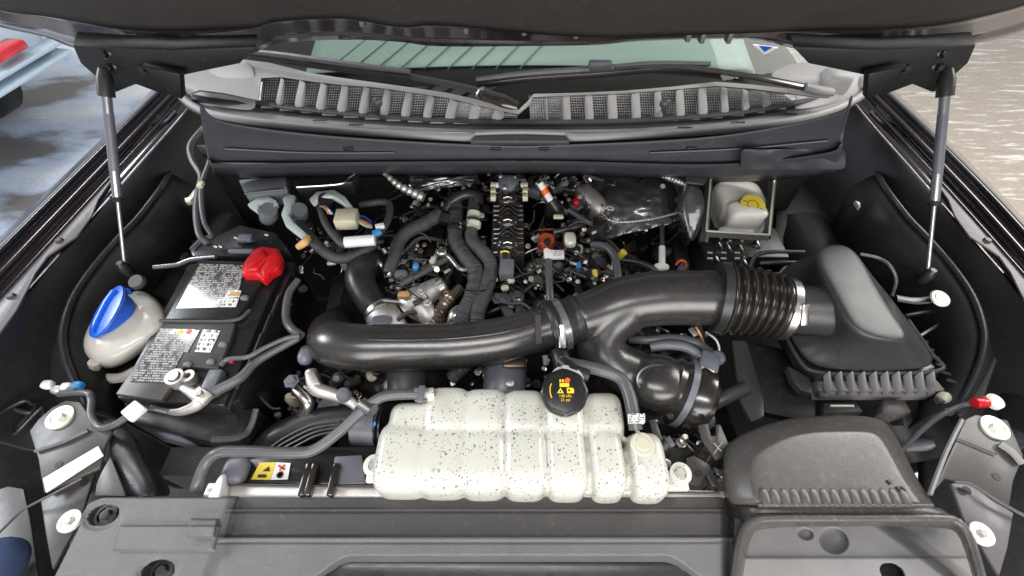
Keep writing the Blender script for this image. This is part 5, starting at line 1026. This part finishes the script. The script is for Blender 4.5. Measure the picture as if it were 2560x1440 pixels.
# ---- centre: coil, tag, sticks
t = thing('ignition_coil', 'grey coil pack with a yellow ring standing at the engine centre', 'ignition coil', P(1265, 670, -.03))
MB().box(P(1267, 675, -.02), (.032, .044, .03), rotz(-.05)).build('coil_body', M['slate'], t, bevel=.004)
MB().tube([P(1264, 655, -.02), P(1262, 636, -.015)], .0155, 18, 2).build('boot', M['rubber'], t)
MB().tube([P(1262 + 11 * math.cos(a), 633 - 5 * math.sin(a), .0) for a in fr(.3, 2.8, 7)], .0022, 6, 2).build('yellow_ring', M['yellow'], t)
for x, y in ((1235, 699), (1277, 702), (1262, 720)): MB().sup(P(x, y, -.03), (.009, .007, .006), .7, 10, 8).build('bracket_lug', M['beige'], t)
t = thing('filler_cap', 'dark orange ringed filler opening right of the manifold', 'filler cap', P(1368, 602, -.02))
MB().lathe(P(1366, 600, -.02), (0, 0, 1), [(.007, .004), (.017, .006), (.020, .002), (.020, -.02)], 28).build('orange_seal', M['rust'], t)
MB().lathe(P(1368, 606, -.015), (0, -.3, 1), [(0, .008), (.008, .006), (.008, -.01)], 14).build('plug', M['black'], t)
MB().tube([P(1345, 575, -.03), P(1400, 575, -.03), P(1410, 600, -.03), P(1410, 640, -.03)], .0025, 6, 2).build('seal_bead', M['rust'], t)
t = thing('printed_tag', 'off-white printed tag on the grey breather hose', 'tag', P(1385, 632, .0))
MB().prism(pts([(1359, 622), (1366, 618), (1378, 624), (1410, 625), (1411, 644), (1378, 644), (1361, 642)], .0), .008).build('tag_body', M['white'], t, bevel=.0015)
decal('tag_print', M['print2'], t, pts([(1385, 629), (1405, 629), (1405, 640), (1385, 640)], .001))
tube_thing('breather_hose', 'straight grey breather hose dropping from the printed tag', 'hose', [(1372, 643, -.01), (1372, 680, -.01), (1374, 720, -.012), (1376, 755, -.02)], 9, M['rubberg'])
t = thing('dipstick', 'white stick with an orange band leaning behind the engine', 'dipstick', P(1365, 480, .02))
A_, B_ = P(1350, 458, .04), P(1377, 502, .01)
MB().tube([A_, B_], .0085, 14, 1, smooth=False).build('handle', M['white'], t); MB().tube([A_.lerp(B_, .34), A_.lerp(B_, .62)], .0092, 14, 1, smooth=False).build('orange_band', M['orange'], t)
MB().tube([B_, P(1392, 525, -.01), P(1400, 545, -.03)], .012, 10, 3).build('tube_end', M['rubber'], t)
o = MB().tube([P(1545, 645, -.03), P(1562, 628, -.01)], .0085, 12, 2).build('oil_dipstick_handle', M['yellow'], bevel=.002); tag(o, 'yellow dipstick grip behind the Y-shaped duct', 'dipstick')
o = MB().box(P(1396, 542, .0), (.024, .01, .008)).build('white_clip', M['beige'], bevel=.002); tag(o, 'cream clip below the orange banded stick', 'clip')
t = thing('egr_cooler', 'speckled cast heat shield at the rear right of the engine', 'heat shield', P(1480, 500, -.02))
MB().sup(P(1478, 505, -.02), (.026, .060, .03), .8, 24, 16, rotz(.5)).build('shield', M['cast'], t)
MB().sup(P(1440, 505, .0), (.009, .011, .008), .8, 12, 10).build('red_plug', M['red'], t)
tube_thing('vacuum_hose', 'grey hose arching right beside the yellow dipstick', 'hose', [(1480, 612, -.02), (1512, 616, -.01), (1535, 638, -.01), (1542, 670, -.015), (1546, 700, -.02)], 9.5, M['rubberg'])
tube_thing('vacuum_hose', 'dark hose running behind the Y-shaped duct', 'hose', [(1540, 648, -.03), (1590, 655, -.03), (1625, 668, -.03), (1650, 690, -.04)], 8, M['rubber'])
tube_thing('twisted_wire', 'lower pale twisted wire slung across the heat shield', 'wire', [(1502, 528, .0), (1520, 548, .0), (1550, 555, .0), (1600, 552, .0), (1650, 543, .0), (1700, 530, .0), (1740, 515, .0)], 3.4, M['cast'], rf=ribsL(.008, .25), n=14)
tube_thing('twisted_wire', 'upper braided strap running from the cowl to the frame', 'wire', [(1622, 418, .04), (1650, 436, .03), (1690, 452, .03), (1725, 468, .03), (1745, 490, .03)], [5, 6, 7, 6, 4], M['cast'], rf=ribsL(.008, .2), n=14)
o = MB().tube([P(1620, 412, .045), P(1632, 422, .045)], .014, 8, 2).build('strap_lug', M['bronze']); tag(o, 'copper lug bolted under the cowl at the braided strap', 'strap lug')
t = thing('brake_rod', 'slim vertical steel rod with white tip left of the valve block', 'rod', P(1655, 600, -.05))
MB().tube([P(1655, 540, -.02), P(1655, 620, -.03)], .0055, 10, 2, smooth=False).build('rod', M['plate'], t); MB().tube([P(1655, 618, -.03), P(1655, 668, -.035)], .0075, 12, 2, smooth=False).build('white_tip', M['white'], t)
MB().sup(P(1653, 668, -.035), (.018, .010, .008), .8, 14, 8).build('collar', M['white'], t)
tube_thing('orange_wire', 'short orange wire loop behind the bellows hose', 'wire', [(1690, 662, -.02), (1700, 652, -.01), (1712, 655, -.015), (1714, 668, -.03)], 3, M['orange'])
# ---- right lower: hoses, connector
tube_thing('heater_hose', 'upper grey hose above the turbo elbow', 'hose', [(1575, 848, -.05), (1620, 850, -.035), (1680, 845, -.03), (1735, 855, -.035), (1775, 880, -.05)], 11, M['rubberg'])
tube_thing('heater_hose', 'lower pale grey hose above the turbo elbow', 'hose', [(1625, 868, -.035), (1670, 862, -.028), (1715, 868, -.03), (1750, 890, -.04)], 13, M['slate'])
t = thing('sensor_plug', 'pale grey square sensor plug right of the turbo elbow', 'connector', P(1765, 920, -.04))
MB().box(P(1770, 912, -.035), (.036, .045, .03), rotz(-.45)).build('plug_body', M['slate'], t, bevel=.005); MB().box(P(1758, 930, -.03), (.036, .014, .02), rotz(-.45)).build('lock_tab', M['zinc'], t, bevel=.002); MB().sup(P(1793, 895, -.035), (.014, .014, .014), .8).build('boot', M['slate'], t)
MB().tube([P(1745, 880, -.04), P(1758, 895, -.035)], .010, 10, 2).build('silver_neck', M['steel'], t)
tube_thing('wire', 'short amber wire behind the sensor plug', 'wire', [(1740, 818, -.03), (1746, 828, -.03), (1752, 840, -.04), (1758, 856, -.06)], 3, M['amber'])
tube_thing('wire', 'thin cream wire arching right of the short amber wire', 'wire', [(1765, 830, -.04), (1790, 850, -.04), (1798, 875, -.05), (1790, 890, -.06)], 3, M['zinc'])
# ---- centre front
t = thing('ac_line', 'aluminium line fitting below the left end of the intake pipe', 'pipe fitting', P(790, 970, -.05))
MB().tube([P(778, 930, -.03), P(790, 970, -.03), P(830, 985, -.035), P(870, 1000, -.04), (P(895, 1020, -.05))], [.012, .014, .012, .010, .008], 14, 6).build('line', M['cast'], t)
MB().prism(pts([(760, 930), (785, 925), (800, 958), (770, 965)], -.015), .02).build('flange', M['cast'], t, bevel=.003)
MB().tube([P(742, 975, -.04), P(762, 995, -.04), P(770, 1015, -.05), P(748, 1050, -.08)], .011, 12, 6).build('branch', M['steel'], t)
bolt(t, P(728, 952, -.02), .009, m='slate'); MB().tube([P(728, 952, -.025), P(742, 972, -.04)], .008, 10, 2).build('valve_neck', M['rubber'], t)
MB().lathe(P(858, 985, -.022), (0, 0, 1), [(0, .008), (.010, .006), (.013, 0), (.013, -.01)], 20).build('service_cap', M['slate'], t)
tube_thing('radiator_hose', 'big ribbed black radiator hose curving behind the overflow hose', 'hose', [(660, 1130, -.12), (700, 1095, -.10), (770, 1065, -.085), (860, 1052, -.08), (920, 1058, -.08), (960, 1075, -.08)], 38, M['rubber'], seg=24, n=12)
t = thing('radiator_hose_ribs', 'thin moulded ribs along the big radiator hose', 'hose')if 0 else None
for k in range(4):
    a = .5 + k * .22
    tube_thing('moulded_rib', ('outermost', 'second', 'third', 'innermost')[k] + ' raised rib along the big radiator hose', 'hose rib', [(668 + k * 12, 1125 + k * 2, -.075), (715 + k * 8, 1092 + k * 8, -.062), (780 + k * 4, 1062 + k * 9, -.05), (850, 1052 + k * 8, -.045)], 2.6, M['plate'], seg=6)
t = thing('pipe_boss', 'dark pipe joint with a blue dot beside the coolant tank', 'pipe joint', P(930, 1065, -.05))
MB().tube([P(890, 1062, -.05), P(950, 1065, -.05)], .035, 20, 2, smooth=False).build('joint', M['slate'], t); MB().lathe(P(935, 1060, -.018), (0, -.2, 1), [(0, .003), (.004, .003), (.004, 0)], 12).build('blue_dot', M['skyblue'], t)
for x in (945, 958): MB().tube([P(x, 1065, -.05), P(x + 3, 1065, -.05)], .037, 20, 1, smooth=False).build('ring', M['black'], t)
tube_thing('lower_pipe', 'dark upright pipe under the long intake pipe', 'pipe', [(1010, 890, -.09), (1018, 940, -.09), (1020, 990, -.10)], 48, M['plate'], seg=24)
t = thing('thermostat_neck', 'clamped hose neck under the long intake pipe', 'hose neck', P(1262, 940, -.08))
MB().tube([P(1262, 905, -.08), P(1262, 950, -.08), P(1258, 985, -.09)], .042, 24, 4).build('neck', M['slate'], t); MB().tube([P(1262, 915, -.078), P(1262, 928, -.078)], .0455, 28, 1, smooth=False).build('clamp_band', M['bronze'], t); MB().box(P(1285, 912, -.03), (.04, .014, .012)).build('clamp_screw', M['bronze'], t, bevel=.003)
MB().sup(P(1275, 960, -.042), (.009, .009, .008), .8).build('bolt_cap', M['cast'], t)
tube_thing('corrugated_tube', 'small corrugated tube peeking below the intake pipe', 'corrugated tube', [(1165, 912, -.04), (1145, 930, -.04), (1128, 945, -.05)], 16, M['loom'], rf=ribs(6, .12), n=14)
tube_thing('small_hose', 'short hose stub left of the coolant cap', 'hose', [(1395, 880, -.01), (1405, 905, -.01), (1410, 930, -.02)], 24, M['rubber'])
o = MB().tube([P(1362, 888, .0), P(1366, 912, -.01)], .0055, 8, 2).build('hook_clip', M['slate']); tag(o, 'pale hooked clip under the metal coupler band', 'clip')
# ---- fuel rails, injectors, harness clutter with their own places on both banks
random.seed(11)
for s_ in (-1, 1):
    MB().tube([Vector((s_ * .15, .44, -.07)), Vector((s_ * .15, .9, -.06))], .010, 10, 2, smooth=False).build('fuel_rail', M['gloss'], eng)
    for k in range(4):
        y = .50 + k * .11
        MB().lathe((s_ * .15, y, -.075), (0, 0, 1), [(.012, -.02), (.015, 0), (.015, .012), (.008, .018), (0, .018)], 14).build('injector_cup', M['slate'], eng)
        MB().box((s_ * .26, y + .02, -.085), (.055, .042, .045), Matrix.Rotation(s_ * .5, 3, 'Y')).build('coil_pack', M['gloss'], eng, bevel=.006)
        MB().tube([Vector((s_ * .26, y + .02, -.06)), Vector((s_ * .22, y + .05, -.04)), Vector((s_ * .17, y + .06, -.06))], .005, 8, 5).build('coil_lead', M['loom'], eng)
def scatter(n, x0, x1, y0, y1, h0, h1):
    for i in range(n):
        x, y, h = random.uniform(x0, x1), random.uniform(y0, y1), random.uniform(h0, h1); p = P(x, y, h); k = random.random()
        if k < .26: bolt(eng, p, random.uniform(.005, .008), (random.uniform(-.4, .4), random.uniform(-.5, .2), 1), random.choice(('steel', 'cast', 'plate', 'zinc')))
        elif k < .5:
            MB().box(p, [random.uniform(.016, .045) for _ in range(3)], Matrix.Rotation(random.uniform(-1, 1), 3, 'Z') @ Matrix.Rotation(random.uniform(-.6, .6), 3, 'X')).build('casting_boss', random.choice((M['gloss'], M['slate'], M['black'], M['dark'])), eng, bevel=.003)
        elif k < .8:
            q = [p]
            for _ in range(3): q.append(q[-1] + Vector((random.uniform(-.05, .05), random.uniform(-.04, .04), random.uniform(-.018, .018))))
            MB().tube(q, random.uniform(.0022, .0065), 8, 5).build('engine_wire', random.choice((M['rubber'], M['loom'], M['loom'], M['gloss'], M['gloss'])), eng)
        else:
            MB().lathe(p, (random.uniform(-.7, .7), random.uniform(-.7, .3), .8), [(0, .015), (.006, .015), (.010, .008), (.012, 0), (.012, -.03)], 12).build('fitting', random.choice((M['gloss'], M['slate'], M['steel'], M['plate'], M['beige'])), eng)
scatter(46, 960, 1130, 600, 700, -.13, -.06)
scatter(26, 1060, 1225, 590, 720, -.14, -.08)
scatter(36, 1215, 1380, 660, 790, -.13, -.06)
scatter(60, 1320, 1545, 560, 700, -.12, -.04)
scatter(40, 1380, 1500, 440, 580, -.08, -.01)
scatter(22, 1190, 1380, 440, 500, -.05, .0)
scatter(24, 1000, 1200, 470, 560, -.10, -.04)
scatter(26, 760, 960, 560, 680, -.14, -.05)
scatter(20, 820, 1000, 890, 1050, -.20, -.10)
scatter(16, 650, 780, 900, 1050, -.22, -.12)
scatter(14, 1560, 1720, 830, 900, -.18, -.10)
scatter(16, 1640, 1800, 1010, 1200, -.16, -.08)
scatter(10, 1130, 1380, 895, 960, -.20, -.12)
scatter(16, 1560, 1750, 560, 690, -.20, -.12)
scatter(12, 2250, 2420, 980, 1120, -.20, -.12)
def glints(n, x0, x1, y0, y1, h0, h1):
    for i in range(n):
        x, y, h = random.uniform(x0, x1), random.uniform(y0, y1), random.uniform(h0, h1); p = P(x, y, h); k = random.random()
        if k < .4: bolt(eng, p, random.uniform(.0025, .005), (random.uniform(-.6, .6), random.uniform(-.6, .2), 1), random.choice(('steel', 'cast', 'zinc', 'plate', 'bronze')))
        elif k < .7:
            q = [p]; dx, dy = random.uniform(-.03, .03), random.uniform(-.025, .025)
            for _ in range(3): q.append(q[-1] + Vector((dx + random.uniform(-.012, .012), dy + random.uniform(-.012, .012), random.uniform(-.012, .012))))
            MB().tube(q, random.uniform(.0011, .003), 6, 5).build('thin_wire', random.choice((M['rubberg'], M['loom'], M['gloss'], M['rubber'], M['gloss'])), eng)
        elif k < .88: MB().box(p, [random.uniform(.006, .020), random.uniform(.004, .012), random.uniform(.004, .012)], Matrix.Rotation(random.uniform(-1.5, 1.5), 3, 'Z') @ Matrix.Rotation(random.uniform(-.5, .5), 3, 'X')).build('small_plug', random.choice((M['slate'], M['gloss'], M['slate'], M['plate'], M['zinc'])), eng, bevel=.001)
        else: MB().tube([p, p + Vector((random.uniform(-.01, .01), random.uniform(-.01, .01), .006))], random.uniform(.004, .009), 12, 1, rf=ribs(2, .15), smooth=False).build('hose_ring', random.choice((M['gloss'], M['plate'], M['steel'])), eng)
for q in ((60, 965, 1130, 600, 720, -.07, -.02), (34, 1210, 1370, 640, 790, -.07, -.02), (90, 1310, 1545, 560, 710, -.07, -.01), (50, 1380, 1520, 440, 580, -.04, .01), (40, 1000, 1210, 440, 560, -.06, .0), (30, 1190, 1380, 435, 480, -.02, .02), (40, 740, 960, 560, 680, -.10, -.03), (40, 690, 1000, 890, 1040, -.14, -.06), (20, 1560, 1800, 820, 900, -.12, -.06), (20, 1640, 1800, 1010, 1200, -.10, -.05), (20, 1130, 1380, 895, 960, -.12, -.08), (20, 600, 760, 640, 780, -.10, -.05)): glints(*q)
# bright small details seen one by one
for nm, x, y, h, sz, m, lab in (('blue_connector_pin', 1040, 668, -.03, (.007, .009, .008), 'skyblue', 'small light blue connector left of the coolant hoses'), ('blue_tab', 1447, 668, -.03, (.006, .014, .006), 'skyblue', 'tiny blue tab behind the Y-shaped duct'), ('yellow_clip', 1487, 686, -.03, (.006, .012, .008), 'yellow', 'small yellow clip behind the Y-shaped duct'), ('amber_lug', 1010, 738, -.03, (.014, .008, .008), 'amber', 'amber lug beside the cast pump housing'), ('white_sensor', 1003, 688, -.04, (.016, .012, .01), 'slate', 'pale sensor plug on the left engine bank'), ('cream_connector', 1425, 600, -.01, (.014, .02, .012), 'zinc', 'cream connector right of the filler opening')):
    o = MB().sup(P(x, y, h), sz, .6, 12, 8).build(nm, M[m]); tag(o, lab, 'connector')
for k in range(7):
    MB().tube([P(990 + k * 5, 702 - k * 3, -.05), P(1060 + k * 8, 668 - k * 4, -.05)], .0022, 6, 1, smooth=False).build('cover_rib', M['slate'], eng)
MB().tube([P(1000, 712, -.035), P(1060, 680, -.03), P(1120, 645, -.03)], .007, 10, 5).build('loom_tube', M['rubberg'], eng)
MB().tube([P(1100, 625, -.02), P(1125, 645, -.02), P(1150, 672, -.02), P(1180, 674, -.03)], .005, 10, 5).build('fuel_line', M['chrome'], eng)
MB().sup(P(1104, 632, -.015), (.012, .01, .008), .7, 12, 8).build('line_fitting', M['steel'], eng)
MB().tube([P(1420, 676, -.03), P(1465, 694, -.03)], .003, 8, 1, smooth=False).build('fuel_line', M['steel'], eng)
for x, y in ((1347, 657), (1347, 705), (1245, 745), (1295, 740), (1340, 700)): bolt(eng, P(x, y, -.045), .009, (0, -.2, 1), 'steel')
MB().prism(pts([(1285, 740), (1308, 735), (1310, 770), (1290, 790)], -.05), .03).build('lifting_eye', M['plate'], eng, bevel=.003)

random.seed(5)
for (x0, x1, y0, y1, h0, h1, n) in ((20, 130, 760, 960, -.10, -.04, 12), (130, 190, 600, 760, -.09, -.03, 10), (330, 480, 560, 660, -.12, -.06, 14), (2170, 2330, 560, 720, -.12, -.06, 10), (2440, 2540, 660, 800, -.05, -.02, 6), (30, 150, 960, 1040, -.10, -.04, 8)):
    for i in range(n):
        p = P(random.uniform(x0, x1), random.uniform(y0, y1), random.uniform(h0, h1)); k = random.random()
        if k < .4: bolt(shell, p, random.uniform(.004, .008), (random.uniform(-.4, .4), -.3, 1), random.choice(('plate', 'steel', 'slate')))
        elif k < .7: MB().box(p, [random.uniform(.015, .04) for _ in range(3)], Matrix.Rotation(random.uniform(-1, 1), 3, 'Z')).build('stamped_bracket', random.choice((M['black'], M['gloss'], M['brown'])), shell, bevel=.004)
        else:
            q = [p]
            for _ in range(3): q.append(q[-1] + Vector((random.uniform(-.03, .03), random.uniform(-.05, .03), random.uniform(-.01, .01))))
            MB().tube(q, random.uniform(.003, .007), 8, 5).build('body_harness', random.choice((M['rubber'], M['loom'])), shell)
tube_thing('relay_horn', 'pair of dark canister reliefs between the left strut and the cables', 'relay', [(350, 590, -.05), (352, 630, -.06)], [14, 12], M['rubber'])
tube_thing('relay_horn', 'dark canister nearer the cables of that pair', 'relay', [(392, 585, -.05), (398, 640, -.06)], [13, 15], M['rubber'])
